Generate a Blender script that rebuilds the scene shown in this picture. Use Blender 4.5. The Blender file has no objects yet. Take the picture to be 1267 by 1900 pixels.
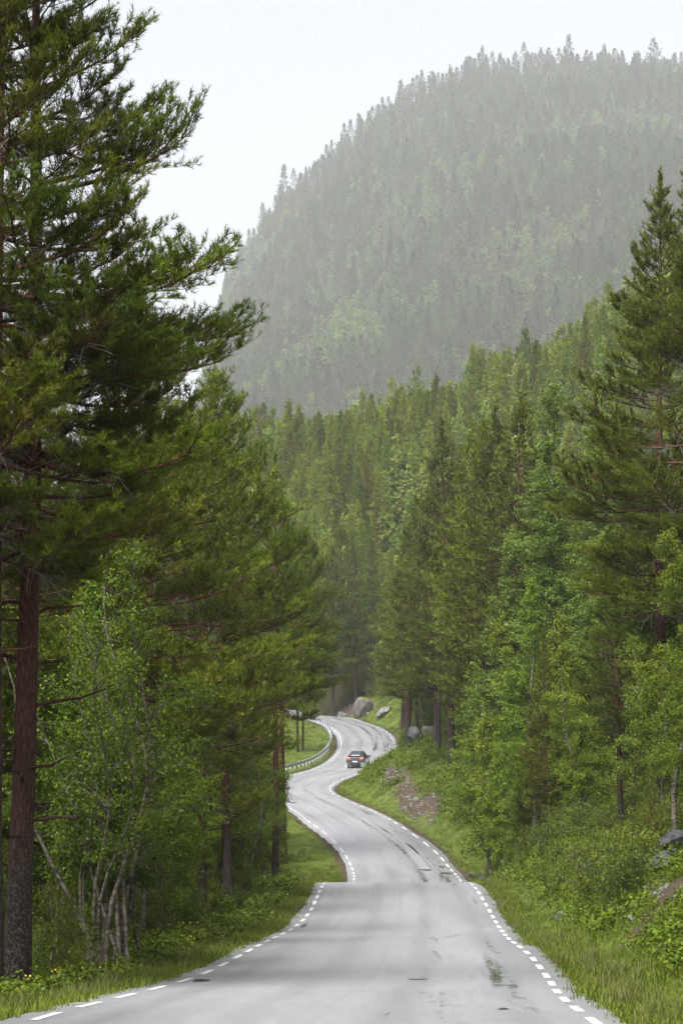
import bpy, math, random
import numpy as np
from mathutils import Vector, Matrix

R = math.radians
rng = np.random.default_rng(7)
scene = bpy.context.scene
COL = scene.collection

# ------------------------------------------------------------------ camera, world, sun, exposure
F, CX, CY, YH, EYE = 4500.0, 633.5, 950.0, 1600.0, 1.6      # long lens, eye height over the road
PITCH = math.atan((YH - CY) / F)
cam_d = bpy.data.cameras.new('camera')
cam = bpy.data.objects.new('camera', cam_d)
COL.objects.link(cam)
cam_d.sensor_fit = 'AUTO'
cam_d.sensor_width = 36.0
cam_d.lens = 36.0 * F / 1900.0
cam_d.clip_start = 0.5
cam_d.clip_end = 6000.0
cam.location = (0, 0, EYE)
cam.rotation_euler = (math.pi / 2 + PITCH, 0, 0)
scene.camera = cam

SUN_EL, SUN_ROT = R(54), R(205)
world = bpy.data.worlds.new('World')
scene.world = world
world.use_nodes = True
wn, wl = world.node_tree.nodes, world.node_tree.links
wn.clear()
wo = wn.new('ShaderNodeOutputWorld')
bg = wn.new('ShaderNodeBackground')
sky = wn.new('ShaderNodeTexSky')
sky.sky_type = 'NISHITA'
sky.sun_disc = False
sky.sun_elevation = SUN_EL
sky.sun_rotation = SUN_ROT
sky.dust_density = 5.0
sky.air_density = 1.0
sky.ozone_density = 1.0
hsv = wn.new('ShaderNodeHueSaturation')
hsv.inputs['Saturation'].default_value = 0.22      # overcast: the blue is hidden by cloud
hsv.inputs['Value'].default_value = 1.0
wl.new(sky.outputs[0], hsv.inputs['Color'])
wl.new(hsv.outputs[0], bg.inputs['Color'])
wl.new(bg.outputs[0], wo.inputs['Surface'])
bg.inputs['Strength'].default_value = 0.072

sun_d = bpy.data.lights.new('sun', 'SUN')
sun_d.energy = 1.5
sun_d.angle = R(28)
sun_d.color = (0.985, 0.985, 1.0)
sun = bpy.data.objects.new('sun', sun_d)
COL.objects.link(sun)
_d = Vector((math.sin(SUN_ROT) * math.cos(SUN_EL), math.cos(SUN_ROT) * math.cos(SUN_EL), math.sin(SUN_EL)))
sun.rotation_euler = _d.to_track_quat('Z', 'Y').to_euler()
sun.location = (0, 0, 60)

vs = scene.view_settings
vs.view_transform = 'Standard'
vs.look = 'None'
vs.exposure = 1.95
vs.gamma = 1.0
vs.use_curve_mapping = False
scene.render.engine = 'CYCLES'
cy = scene.cycles
cy.use_denoising = True
cy.denoising_prefilter = 'NONE'
cy.max_bounces = 5
cy.diffuse_bounces = 3
cy.glossy_bounces = 2
cy.transmission_bounces = 2
cy.volume_bounces = 2
cy.transparent_max_bounces = 4
cy.sample_clamp_indirect = 4.0

# ------------------------------------------------------------------ small helpers
def new_mesh(name, V, Fq=None, Ft=None, mat=None, tint=None, smooth=False, mat_idx=None, mats=None):
    """mesh from numpy arrays of vertices, quads and triangles"""
    V = np.asarray(V, np.float32)
    nq = 0 if Fq is None else len(Fq)
    nt = 0 if Ft is None else len(Ft)
    me = bpy.data.meshes.new(name)
    me.vertices.add(len(V))
    me.vertices.foreach_set('co', V.ravel())
    parts, starts, tot = [], [], 0
    if nq:
        parts.append(np.asarray(Fq, np.int32).ravel())
        starts.append(np.arange(nq, dtype=np.int32) * 4)
        tot = nq * 4
    if nt:
        parts.append(np.asarray(Ft, np.int32).ravel())
        starts.append(tot + np.arange(nt, dtype=np.int32) * 3)
        tot += nt * 3
    li = np.concatenate(parts)
    me.loops.add(len(li))
    me.loops.foreach_set('vertex_index', li)
    me.polygons.add(nq + nt)
    me.polygons.foreach_set('loop_start', np.concatenate(starts))
    if smooth:
        me.polygons.foreach_set('use_smooth', np.ones(nq + nt, bool))
    for m in (mats or ([mat] if mat else [])):
        me.materials.append(m)
    if mat_idx is not None:
        me.polygons.foreach_set('material_index', np.asarray(mat_idx, np.int32))
    if tint is not None:
        a = me.attributes.new('tint', 'FLOAT', 'POINT')
        a.data.foreach_set('value', np.asarray(tint, np.float32))
    me.update(calc_edges=True)
    return me

def link(name, data, parent=None, loc=None, rot=None, scale=None):
    o = bpy.data.objects.new(name, data)
    COL.objects.link(o)
    if parent is not None:
        o.parent = parent
    if loc is not None:
        o.location = loc
    if rot is not None:
        o.rotation_euler = rot
    if scale is not None:
        o.scale = (scale,) * 3 if np.isscalar(scale) else scale
    return o

def tag(o, label=None, cat=None, group=None, kind=None):
    if label: o['label'] = label
    if cat: o['category'] = cat
    if group: o['group'] = group
    if kind: o['kind'] = kind
    return o

def unit(a):
    return a / np.maximum(np.linalg.norm(a, axis=-1, keepdims=True), 1e-9)

def segs_mesh(p0, p1, r0, r1, sides=3):
    """tapered prisms, one for each straight segment"""
    d = unit(p1 - p0)
    ref = np.where(np.abs(d[:, 2:3]) > 0.9, np.array([[1., 0, 0]]), np.array([[0, 0, 1.]]))
    u = unit(np.cross(d, ref)); v = np.cross(d, u)
    n = len(p0)
    V = np.zeros((n, 2 * sides, 3))
    for k in range(sides):
        a = 2 * math.pi * k / sides
        off = u * math.cos(a) + v * math.sin(a)
        V[:, k] = p0 + off * r0[:, None]
        V[:, sides + k] = p1 + off * r1[:, None]
    base = (np.arange(n) * 2 * sides)[:, None]
    Q = np.concatenate([base + np.array([[k, (k + 1) % sides, sides + (k + 1) % sides, sides + k]]) for k in range(sides)], 1).reshape(-1, 4)
    return V.reshape(-1, 3), Q

def tube(pts, rad, sides=8, jit=0.0, rg=None):
    pts = np.asarray(pts, float); rad = np.asarray(rad, float)
    t = unit(np.gradient(pts, axis=0))
    ref = np.array([1., 0, 0]) if abs(t[0][2]) > 0.7 else np.array([0, 0, 1.])
    u = unit(np.cross(t, ref)); v = np.cross(t, u)
    a = np.arange(sides) * 2 * math.pi / sides
    rr = rad[:, None] * np.ones((1, sides))
    if jit and rg is not None:
        rr = rr * (1 + jit * rg.normal(size=rr.shape))
    V = pts[:, None] + (u[:, None] * np.cos(a)[None, :, None] + v[:, None] * np.sin(a)[None, :, None]) * rr[:, :, None]
    n = len(pts)
    i = np.arange(n - 1)[:, None] * sides
    k = np.arange(sides)[None]
    Q = np.stack([i + k, i + (k + 1) % sides, i + sides + (k + 1) % sides, i + sides + k], -1).reshape(-1, 4)
    return V.reshape(-1, 3), Q

def cat_vq(lst):
    Vs, Qs, o = [], [], 0
    for V, Q in lst:
        Vs.append(V); Qs.append(Q + o); o += len(V)
    return np.concatenate(Vs), np.concatenate(Qs)

def ss(x, a, b):
    t = np.clip((np.asarray(x, float) - a) / (b - a), 0, 1)
    return t * t * (3 - 2 * t)

def vnoise(x, y, seed=0):
    """smooth value noise, vectorised"""
    xi, yi = np.floor(x).astype(int), np.floor(y).astype(int)
    fx, fy = x - xi, y - yi
    fx, fy = fx * fx * (3 - 2 * fx), fy * fy * (3 - 2 * fy)
    def h(a, b):
        n = (a * 374761393 + b * 668265263 + seed * 982451653) & 0xffffffff
        n = ((n ^ (n >> 13)) * 1274126177) & 0xffffffff
        return ((n ^ (n >> 16)) & 0xffff) / 32767.5 - 1
    return (h(xi, yi) * (1 - fx) + h(xi + 1, yi) * fx) * (1 - fy) + (h(xi, yi + 1) * (1 - fx) + h(xi + 1, yi + 1) * fx) * fy

# ------------------------------------------------------------------ materials
def mat_new(name):
    m = bpy.data.materials.new(name)
    m.use_nodes = True
    m.node_tree.nodes.clear()
    return m, m.node_tree.nodes, m.node_tree.links

def N(nodes, t, **kw):
    n = nodes.new(t)
    for k, v in kw.items():
        setattr(n, k, v)
    return n

def ramp(nodes, stops, interp='LINEAR'):
    r = nodes.new('ShaderNodeValToRGB')
    r.color_ramp.interpolation = interp
    e = r.color_ramp.elements
    while len(e) > 1:
        e.remove(e[-1])
    e[0].position = stops[0][0]; e[0].color = (*stops[0][1], 1) if len(stops[0][1]) == 3 else stops[0][1]
    for p, c in stops[1:]:
        x = e.new(p); x.color = (*c, 1) if len(c) == 3 else c
    return r

def mixc(nodes, links, fac, a, b, mode='MIX'):
    m = nodes.new('ShaderNodeMix')
    m.data_type = 'RGBA'
    m.blend_type = mode
    def put(s, v):
        if hasattr(v, 'is_output') or isinstance(v, bpy.types.NodeSocket):
            links.new(v, s)
        else:
            s.default_value = v if np.isscalar(v) else (*v, 1)
    put(m.inputs[0], fac)
    put(m.inputs[6], a)
    put(m.inputs[7], b)
    return m.outputs[2]

def leaf_mat(name, dark, light, transl=0.3, rough=0.5, huevar=0.03, valvar=0.5):
    m, n, l = mat_new(name)
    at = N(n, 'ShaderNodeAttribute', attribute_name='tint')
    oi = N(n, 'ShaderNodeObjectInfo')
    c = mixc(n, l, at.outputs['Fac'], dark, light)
    hs = N(n, 'ShaderNodeHueSaturation')
    mr = N(n, 'ShaderNodeMapRange'); mr.inputs[3].default_value = 0.5 - huevar; mr.inputs[4].default_value = 0.5 + huevar
    l.new(oi.outputs['Random'], mr.inputs[0]); l.new(mr.outputs[0], hs.inputs['Hue'])
    mul = N(n, 'ShaderNodeMath', operation='MULTIPLY'); mul.inputs[1].default_value = 7.31
    fr = N(n, 'ShaderNodeMath', operation='FRACT')
    l.new(oi.outputs['Random'], mul.inputs[0]); l.new(mul.outputs[0], fr.inputs[0])
    mv = N(n, 'ShaderNodeMapRange'); mv.inputs[3].default_value = 1 - valvar / 2; mv.inputs[4].default_value = 1 + valvar / 2
    l.new(fr.outputs[0], mv.inputs[0]); l.new(mv.outputs[0], hs.inputs['Value'])
    l.new(c, hs.inputs['Color'])
    p = N(n, 'ShaderNodeBsdfPrincipled')
    p.inputs['Roughness'].default_value = rough
    p.inputs['Specular IOR Level'].default_value = 0.13
    l.new(hs.outputs[0], p.inputs['Base Color'])
    t = N(n, 'ShaderNodeBsdfTranslucent')
    tc = mixc(n, l, 0.6, hs.outputs[0], (1.0, 1.05, 0.35), 'MULTIPLY')
    l.new(tc, t.inputs['Color'])
    mx = N(n, 'ShaderNodeMixShader'); mx.inputs[0].default_value = transl
    l.new(p.outputs[0], mx.inputs[1]); l.new(t.outputs[0], mx.inputs[2])
    o = N(n, 'ShaderNodeOutputMaterial')
    l.new(mx.outputs[0], o.inputs['Surface'])
    return m

def simple_mat(name, col, rough=0.6, metal=0.0, spec=0.5, emit=None, estr=0.0, noise=None, coat=0.0):
    m, n, l = mat_new(name)
    p = N(n, 'ShaderNodeBsdfPrincipled')
    p.inputs['Base Color'].default_value = (*col, 1)
    p.inputs['Roughness'].default_value = rough
    p.inputs['Metallic'].default_value = metal
    p.inputs['Specular IOR Level'].default_value = spec
    p.inputs['Coat Weight'].default_value = coat
    if noise:
        tc = N(n, 'ShaderNodeTexCoord')
        nz = N(n, 'ShaderNodeTexNoise'); nz.inputs['Scale'].default_value = noise[0]; nz.inputs['Detail'].default_value = 5
        l.new(tc.outputs['Object'], nz.inputs['Vector'])
        r = ramp(n, [(0.35, tuple(c * (1 - noise[1]) for c in col)), (0.65, tuple(min(1, c * (1 + noise[1])) for c in col))])
        l.new(nz.outputs['Fac'], r.inputs[0]); l.new(r.outputs[0], p.inputs['Base Color'])
    if emit:
        p.inputs['Emission Color'].default_value = (*emit, 1)
        p.inputs['Emission Strength'].default_value = estr
    o = N(n, 'ShaderNodeOutputMaterial'); l.new(p.outputs[0], o.inputs['Surface'])
    return m

def bark_pine_mat():
    m, n, l = mat_new('pine_bark')
    tc = N(n, 'ShaderNodeTexCoord')
    sep = N(n, 'ShaderNodeSeparateXYZ'); l.new(tc.outputs['Generated'], sep.inputs[0])
    low = N(n, 'ShaderNodeTexNoise'); low.inputs['Scale'].default_value = 0.9
    l.new(tc.outputs['Object'], low.inputs['Vector'])
    ad = N(n, 'ShaderNodeMath', operation='MULTIPLY_ADD'); ad.inputs[1].default_value = 0.3; ad.inputs[2].default_value = -0.15
    l.new(low.outputs['Fac'], ad.inputs[0])
    su = N(n, 'ShaderNodeMath', operation='ADD'); l.new(sep.outputs['Z'], su.inputs[0]); l.new(ad.outputs[0], su.inputs[1])
    rz = ramp(n, [(0.06, (0.026, 0.016, 0.012)), (0.20, (0.055, 0.020, 0.013)), (0.5, (0.16, 0.062, 0.032)), (0.85, (0.13, 0.075, 0.045))])  # dark foot to orange top; forest shade is also put into the lower colours
    l.new(su.outputs[0], rz.inputs[0])
    mp = N(n, 'ShaderNodeMapping'); mp.inputs['Scale'].default_value = (22, 22, 4.5)
    l.new(tc.outputs['Object'], mp.inputs[0])
    vo = N(n, 'ShaderNodeTexVoronoi', feature='DISTANCE_TO_EDGE'); vo.inputs['Scale'].default_value = 1.0
    l.new(mp.outputs[0], vo.inputs['Vector'])
    rv = ramp(n, [(0.0, (0.12, 0.12, 0.12)), (0.30, (1, 1, 1))])
    l.new(vo.outputs['Distance'], rv.inputs[0])
    c1 = mixc(n, l, 0.8, rz.outputs[0], rv.outputs[0], 'MULTIPLY')
    li = N(n, 'ShaderNodeTexNoise'); li.inputs['Scale'].default_value = 26; li.inputs['Detail'].default_value = 8; li.inputs['Roughness'].default_value = 0.75
    l.new(tc.outputs['Object'], li.inputs['Vector'])
    rl = ramp(n, [(0.50, (0, 0, 0)), (0.62, (0.8, 0.8, 0.8))]); l.new(li.outputs['Fac'], rl.inputs[0])
    fall = ramp(n, [(0.02, (0.8, 0.8, 0.8)), (0.18, (0.12, 0.12, 0.12))]); l.new(sep.outputs['Z'], fall.inputs[0])
    mm = N(n, 'ShaderNodeMath', operation='MULTIPLY'); l.new(rl.outputs[0], mm.inputs[0]); l.new(fall.outputs[0], mm.inputs[1])
    c2 = mixc(n, l, mm.outputs[0], c1, (0.16, 0.16, 0.13))
    p = N(n, 'ShaderNodeBsdfPrincipled'); p.inputs['Roughness'].default_value = 0.8; p.inputs['Specular IOR Level'].default_value = 0.2
    l.new(c2, p.inputs['Base Color'])
    b = N(n, 'ShaderNodeBump'); b.inputs['Strength'].default_value = 0.7; b.inputs['Distance'].default_value = 0.03
    l.new(vo.outputs['Distance'], b.inputs['Height']); l.new(b.outputs[0], p.inputs['Normal'])
    o = N(n, 'ShaderNodeOutputMaterial'); l.new(p.outputs[0], o.inputs['Surface'])
    return m

def bark_birch_mat():
    m, n, l = mat_new('birch_bark')
    tc = N(n, 'ShaderNodeTexCoord')
    mp = N(n, 'ShaderNodeMapping'); mp.inputs['Scale'].default_value = (6, 6, 16)
    l.new(tc.outputs['Object'], mp.inputs[0])
    nz = N(n, 'ShaderNodeTexNoise'); nz.inputs['Scale'].default_value = 1.0; nz.inputs['Detail'].default_value = 6
    l.new(mp.outputs[0], nz.inputs['Vector'])
    r = ramp(n, [(0.36, (0.03, 0.025, 0.02)), (0.48, (0.085, 0.070, 0.052)), (0.6, (0.165, 0.142, 0.110)), (0.75, (0.12, 0.118, 0.082))])
    l.new(nz.outputs['Fac'], r.inputs[0])
    p = N(n, 'ShaderNodeBsdfPrincipled'); p.inputs['Roughness'].default_value = 0.7; p.inputs['Specular IOR Level'].default_value = 0.25
    l.new(r.outputs[0], p.inputs['Base Color'])
    b = N(n, 'ShaderNodeBump'); b.inputs['Strength'].default_value = 0.4; b.inputs['Distance'].default_value = 0.01
    l.new(nz.outputs['Fac'], b.inputs['Height']); l.new(b.outputs[0], p.inputs['Normal'])
    o = N(n, 'ShaderNodeOutputMaterial'); l.new(p.outputs[0], o.inputs['Surface'])
    return m

def ground_mat():
    """grass, a worn gravel lip along the asphalt (attribute 'tint'=1) and brown forest floor (attribute 'wood'=1)"""
    m, n, l = mat_new('turf')
    tc = N(n, 'ShaderNodeTexCoord')
    n1 = N(n, 'ShaderNodeTexNoise'); n1.inputs['Scale'].default_value = 0.8; n1.inputs['Detail'].default_value = 8
    n2 = N(n, 'ShaderNodeTexNoise'); n2.inputs['Scale'].default_value = 6; n2.inputs['Detail'].default_value = 8; n2.inputs['Roughness'].default_value = 0.7
    for q in (n1, n2): l.new(tc.outputs['Object'], q.inputs['Vector'])
    g = ramp(n, [(0.3, (0.042, 0.062, 0.008)), (0.5, (0.075, 0.108, 0.012)), (0.7, (0.12, 0.135, 0.028))]); l.new(n1.outputs['Fac'], g.inputs[0])
    d = ramp(n, [(0.35, (0.035, 0.022, 0.013)), (0.52, (0.070, 0.046, 0.030)), (0.72, (0.15, 0.125, 0.10))]); l.new(n2.outputs['Fac'], d.inputs[0])
    w = ramp(n, [(0.35, (0.014, 0.015, 0.005)), (0.55, (0.030, 0.026, 0.010)), (0.7, (0.034, 0.050, 0.010))]); l.new(n2.outputs['Fac'], w.inputs[0])  # brown floor, darkened further to stand for the shade inside the wood
    a1 = N(n, 'ShaderNodeAttribute', attribute_name='tint'); a2 = N(n, 'ShaderNodeAttribute', attribute_name='wood')
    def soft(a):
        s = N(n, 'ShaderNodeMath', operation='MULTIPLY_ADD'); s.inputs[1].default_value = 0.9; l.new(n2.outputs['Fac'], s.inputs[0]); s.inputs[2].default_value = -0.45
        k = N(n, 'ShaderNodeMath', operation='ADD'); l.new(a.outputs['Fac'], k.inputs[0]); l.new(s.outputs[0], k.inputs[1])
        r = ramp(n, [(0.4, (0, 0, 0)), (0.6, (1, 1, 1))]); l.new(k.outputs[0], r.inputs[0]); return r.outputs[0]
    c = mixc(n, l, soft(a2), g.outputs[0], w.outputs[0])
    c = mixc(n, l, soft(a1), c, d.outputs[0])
    p = N(n, 'ShaderNodeBsdfPrincipled'); p.inputs['Roughness'].default_value = 0.85; p.inputs['Specular IOR Level'].default_value = 0.15
    l.new(c, p.inputs['Base Color'])
    b = N(n, 'ShaderNodeBump'); b.inputs['Strength'].default_value = 0.8; b.inputs['Distance'].default_value = 0.08
    l.new(n2.outputs['Fac'], b.inputs['Height']); l.new(b.outputs[0], p.inputs['Normal'])
    o = N(n, 'ShaderNodeOutputMaterial'); l.new(p.outputs[0], o.inputs['Surface'])
    return m

def road_mat():
    """wet worn asphalt: film of water in the wheel tracks (smooth), coarser drained stone between them"""
    m, n, l = mat_new('wet_asphalt')
    uv = N(n, 'ShaderNodeUVMap', uv_map='road')              # u metres across from the centre, v metres along
    sp = N(n, 'ShaderNodeSeparateXYZ'); l.new(uv.outputs[0], sp.inputs[0])
    def noise(sx, sy, detail=5, rough=0.55, w=0):
        mp = N(n, 'ShaderNodeMapping'); mp.inputs['Scale'].default_value = (sx, sy, 1); mp.inputs['Location'].default_value = (w, w * 2, 0)
        l.new(uv.outputs[0], mp.inputs[0])
        z = N(n, 'ShaderNodeTexNoise'); z.inputs['Scale'].default_value = 1; z.inputs['Detail'].default_value = detail; z.inputs['Roughness'].default_value = rough
        l.new(mp.outputs[0], z.inputs['Vector']); return z.outputs['Fac']
    streak = noise(2.6, 0.10, 6, 0.6)
    patch = noise(0.5, 0.07, 4, 0.5, 11)
    fine = noise(6, 1.1, 6, 0.7, 23)
    grain = noise(60, 60, 2, 0.5, 5)
    # wheel tracks: four bands across the road
    def band(c, wd):
        s = N(n, 'ShaderNodeMath', operation='SUBTRACT'); l.new(sp.outputs['X'], s.inputs[0]); s.inputs[1].default_value = c
        a = N(n, 'ShaderNodeMath', operation='ABSOLUTE'); l.new(s.outputs[0], a.inputs[0])
        r = N(n, 'ShaderNodeMapRange'); r.interpolation_type = 'SMOOTHSTEP'
        r.inputs[1].default_value = 0; r.inputs[2].default_value = wd; r.inputs[3].default_value = 1; r.inputs[4].default_value = 0
        l.new(a.outputs[0], r.inputs[0]); return r.outputs[0]
    def add(a, b, op='ADD'):
        q = N(n, 'ShaderNodeMath', operation=op)
        for s, v in zip(q.inputs, (a, b)):
            if isinstance(v, bpy.types.NodeSocket): l.new(v, s)
            else: s.default_value = v
        return q.outputs[0]
    tracks = add(add(band(0.75, 0.45), band(2.15, 0.5)), add(band(-0.75, 0.4), band(-2.1, 0.4)))
    right = add(band(2.15, 0.55), band(0.75, 0.4))
    # water film: streaks that gather in the tracks, more on the right-hand lane and along the far stretch
    far = N(n, 'ShaderNodeMapRange'); far.interpolation_type = 'SMOOTHSTEP'
    far.inputs[1].default_value = 108; far.inputs[2].default_value = 165; far.inputs[3].default_value = 0.0; far.inputs[4].default_value = 0.06
    l.new(sp.outputs['Y'], far.inputs[0])
    vn = N(n, 'ShaderNodeMath', operation='DIVIDE'); l.new(sp.outputs['Y'], vn.inputs[0]); vn.inputs[1].default_value = 400.0
    zr_ = ramp(n, [(0.0, (0.05,) * 3), (0.10, (0.35,) * 3), (0.16, (0.25,) * 3), (0.24, (0.15,) * 3), (0.345, (1,) * 3), (0.42, (0.75,) * 3), (0.50, (0.35,) * 3), (0.60, (0.3,) * 3), (0.66, (0.9,) * 3), (0.75, (1,) * 3), (0.9, (0.3,) * 3)])
    l.new(vn.outputs[0], zr_.inputs[0])
    near = ramp(n, [(0.118, (0,) * 3), (0.135, (1,) * 3), (0.152, (1,) * 3), (0.165, (0,) * 3)]); l.new(vn.outputs[0], near.inputs[0])
    zone = add(zr_.outputs[0], add(band(1.9, 1.3), band(0.7, 0.9)), 'MULTIPLY')
    f = add(add(streak, add(add(fine, -0.5), 0.7, 'MULTIPLY')), add(add(patch, -0.5), 0.30, 'MULTIPLY'))
    f = add(f, add(zone, 0.15, 'MULTIPLY'))
    f = add(f, add(right, 0.04, 'MULTIPLY'))
    f = add(f, add(add(near.outputs[0], band(1.95, 0.16), 'MULTIPLY'), 0.17, 'MULTIPLY'))
    wet = ramp(n, [(0.64, (0, 0, 0)), (0.90, (1, 1, 1))]); l.new(f, wet.inputs[0])
    rr = N(n, 'ShaderNodeMapRange'); rr.inputs[3].default_value = 0.45; rr.inputs[4].default_value = 0.12
    l.new(wet.outputs[0], rr.inputs[0])
    rp = add(rr.outputs[0], add(add(add(patch, -0.5), 0.22, 'MULTIPLY'), add(add(streak, -0.5), 0.22, 'MULTIPLY')))
    rp = add(rp, add(tracks, -0.09, 'MULTIPLY'))
    base = ramp(n, [(0.3, (0.17, 0.17, 0.176)), (0.5, (0.27, 0.27, 0.278)), (0.7, (0.37, 0.37, 0.378))]); l.new(grain, base.inputs[0])
    pm = ramp(n, [(0.3, (0.82, 0.82, 0.82)), (0.7, (1.12, 1.12, 1.12))]); l.new(patch, pm.inputs[0])
    c = mixc(n, l, 1.0, base.outputs[0], pm.outputs[0], 'MULTIPLY')
    fm = ramp(n, [(0.3, (0.84, 0.84, 0.84)), (0.7, (1.1, 1.1, 1.1))]); l.new(fine, fm.inputs[0])
    c = mixc(n, l, 1.0, c, fm.outputs[0], 'MULTIPLY')
    tm_ = N(n, 'ShaderNodeMapRange'); tm_.inputs[3].default_value = 1.0; tm_.inputs[4].default_value = 0.93; l.new(tracks, tm_.inputs[0])
    seam = N(n, 'ShaderNodeMapRange'); seam.inputs[3].default_value = 1.0; seam.inputs[4].default_value = 0.72; l.new(add(band(0.02, 0.035), add(streak, 0.9, 'MULTIPLY'), 'MULTIPLY'), seam.inputs[0])
    c = mixc(n, l, 1.0, c, add(tm_.outputs[0], seam.outputs[0], 'MULTIPLY'), 'MULTIPLY')
    c = mixc(n, l, wet.outputs[0], c, (0.035, 0.035, 0.037))
    p = N(n, 'ShaderNodeBsdfPrincipled')
    p.inputs['IOR'].default_value = 1.45; p.inputs['Coat Weight'].default_value = 0.55; p.inputs['Coat Roughness'].default_value = 0.38; p.inputs['Coat IOR'].default_value = 1.33
    l.new(c, p.inputs['Base Color']); l.new(rp, p.inputs['Roughness'])
    b = N(n, 'ShaderNodeBump'); b.inputs['Strength'].default_value = 0.35; b.inputs['Distance'].default_value = 0.004
    dry = N(n, 'ShaderNodeMath', operation='SUBTRACT'); dry.inputs[0].default_value = 1.0; l.new(wet.outputs[0], dry.inputs[1])
    l.new(add(grain, dry.outputs[0], 'MULTIPLY'), b.inputs['Height']); l.new(b.outputs[0], p.inputs['Normal'])
    o = N(n, 'ShaderNodeOutputMaterial'); l.new(p.outputs[0], o.inputs['Surface'])
    return m

def rock_mat(name, a, b, moss=0.35):
    m, n, l = mat_new(name)
    tc = N(n, 'ShaderNodeTexCoord')
    nz = N(n, 'ShaderNodeTexNoise'); nz.inputs['Scale'].default_value = 3.0; nz.inputs['Detail'].default_value = 9; nz.inputs['Roughness'].default_value = 0.65
    l.new(tc.outputs['Object'], nz.inputs['Vector'])
    r = ramp(n, [(0.3, a), (0.5, tuple((x + y) / 2 for x, y in zip(a, b))), (0.68, b)]); l.new(nz.outputs['Fac'], r.inputs[0])
    g = N(n, 'ShaderNodeNewGeometry'); sp = N(n, 'ShaderNodeSeparateXYZ'); l.new(g.outputs['Normal'], sp.inputs[0])
    n2 = N(n, 'ShaderNodeTexNoise'); n2.inputs['Scale'].default_value = 1.7; n2.inputs['Detail'].default_value = 6; l.new(tc.outputs['Object'], n2.inputs['Vector'])
    ad = N(n, 'ShaderNodeMath', operation='MULTIPLY'); l.new(sp.outputs['Z'], ad.inputs[0]); l.new(n2.outputs['Fac'], ad.inputs[1])
    rm = ramp(n, [(0.6 - moss * 0.5, (0, 0, 0)), (0.7 - moss * 0.5, (1, 1, 1))]); l.new(ad.outputs[0], rm.inputs[0])
    c = mixc(n, l, rm.outputs[0], r.outputs[0], (0.085, 0.10, 0.022))
    p = N(n, 'ShaderNodeBsdfPrincipled'); p.inputs['Roughness'].default_value = 0.6; p.inputs['Specular IOR Level'].default_value = 0.2
    l.new(c, p.inputs['Base Color'])
    bm = N(n, 'ShaderNodeBump'); bm.inputs['Strength'].default_value = 0.6; bm.inputs['Distance'].default_value = 0.05
    l.new(nz.outputs['Fac'], bm.inputs['Height']); l.new(bm.outputs[0], p.inputs['Normal'])
    o = N(n, 'ShaderNodeOutputMaterial'); l.new(p.outputs[0], o.inputs['Surface'])
    return m

M = {}
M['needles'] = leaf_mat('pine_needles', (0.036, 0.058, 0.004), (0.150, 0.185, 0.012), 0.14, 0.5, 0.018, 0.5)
M['needles_hill'] = leaf_mat('hill_pine_needles', (0.085, 0.120, 0.010), (0.235, 0.285, 0.028), 0.28, 0.5, 0.03, 0.8)  # lighter copy of the pine needles, with haze brightness put into the colour
M['birch'] = leaf_mat('birch_leaves', (0.070, 0.115, 0.007), (0.180, 0.240, 0.018), 0.25, 0.4, 0.02, 0.4)
M['aspen'] = leaf_mat('aspen_leaves', (0.080, 0.135, 0.018), (0.160, 0.230, 0.040), 0.22, 0.38, 0.015, 0.3)
M['mountain_needles'] = leaf_mat('mountain_pine_needles', (0.036, 0.060, 0.016), (0.110, 0.155, 0.045), 0.16, 0.5, 0.03, 0.8)  # duller, bluer copy of the pine needles, distance haze put into the colour
M['mountain_birch'] = leaf_mat('mountain_birch_leaves', (0.110, 0.165, 0.035), (0.220, 0.300, 0.085), 0.25, 0.4, 0.03, 0.6)  # birch leaves greyed in the same way, haze in the colour
M['hill_birch'] = leaf_mat('hill_birch_leaves', (0.140, 0.200, 0.026), (0.300, 0.370, 0.075), 0.25, 0.4, 0.03, 0.5)  # paler copy of the birch leaves, hazy brightness put into the colour
M['shrub'] = leaf_mat('shrub_leaves', (0.060, 0.098, 0.007), (0.155, 0.205, 0.016), 0.25, 0.45, 0.02, 0.5)
M['grass'] = leaf_mat('grass_blades', (0.080, 0.118, 0.009), (0.160, 0.198, 0.022), 0.28, 0.5, 0.025, 0.5)
M['drygrass'] = leaf_mat('seeding_grass', (0.10, 0.12, 0.03), (0.20, 0.19, 0.07), 0.3, 0.6, 0.02, 0.4)
M['flower'] = simple_mat('yellow_petals', (0.65, 0.42, 0.02), 0.6)
M['twigs'] = simple_mat('dead_lichen_twigs', (0.20, 0.185, 0.16), 0.85, noise=(9, 0.4))
M['stem'] = simple_mat('brown_stem', (0.055, 0.042, 0.025), 0.75, noise=(6, 0.4))
M['pbark'] = bark_pine_mat()
M['bbark'] = bark_birch_mat()
M['ground'] = ground_mat()
M['road'] = road_mat()
def paint_mat():
    m, n, l = mat_new('road_paint')
    tc = N(n, 'ShaderNodeTexCoord')
    nz = N(n, 'ShaderNodeTexNoise'); nz.inputs['Scale'].default_value = 9; nz.inputs['Detail'].default_value = 8; nz.inputs['Roughness'].default_value = 0.7
    l.new(tc.outputs['Object'], nz.inputs['Vector'])
    r = ramp(n, [(0.34, (0.24, 0.24, 0.24)), (0.43, (0.58, 0.58, 0.57)), (0.6, (0.74, 0.74, 0.73))]); l.new(nz.outputs['Fac'], r.inputs[0])
    p = N(n, 'ShaderNodeBsdfPrincipled'); p.inputs['Roughness'].default_value = 0.45; l.new(r.outputs[0], p.inputs['Base Color'])
    o = N(n, 'ShaderNodeOutputMaterial'); l.new(p.outputs[0], o.inputs['Surface'])
    return m
M['paint'] = paint_mat()
M['rock'] = rock_mat('grey_rock', (0.06, 0.058, 0.055), (0.25, 0.245, 0.24), 0.25)
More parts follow.
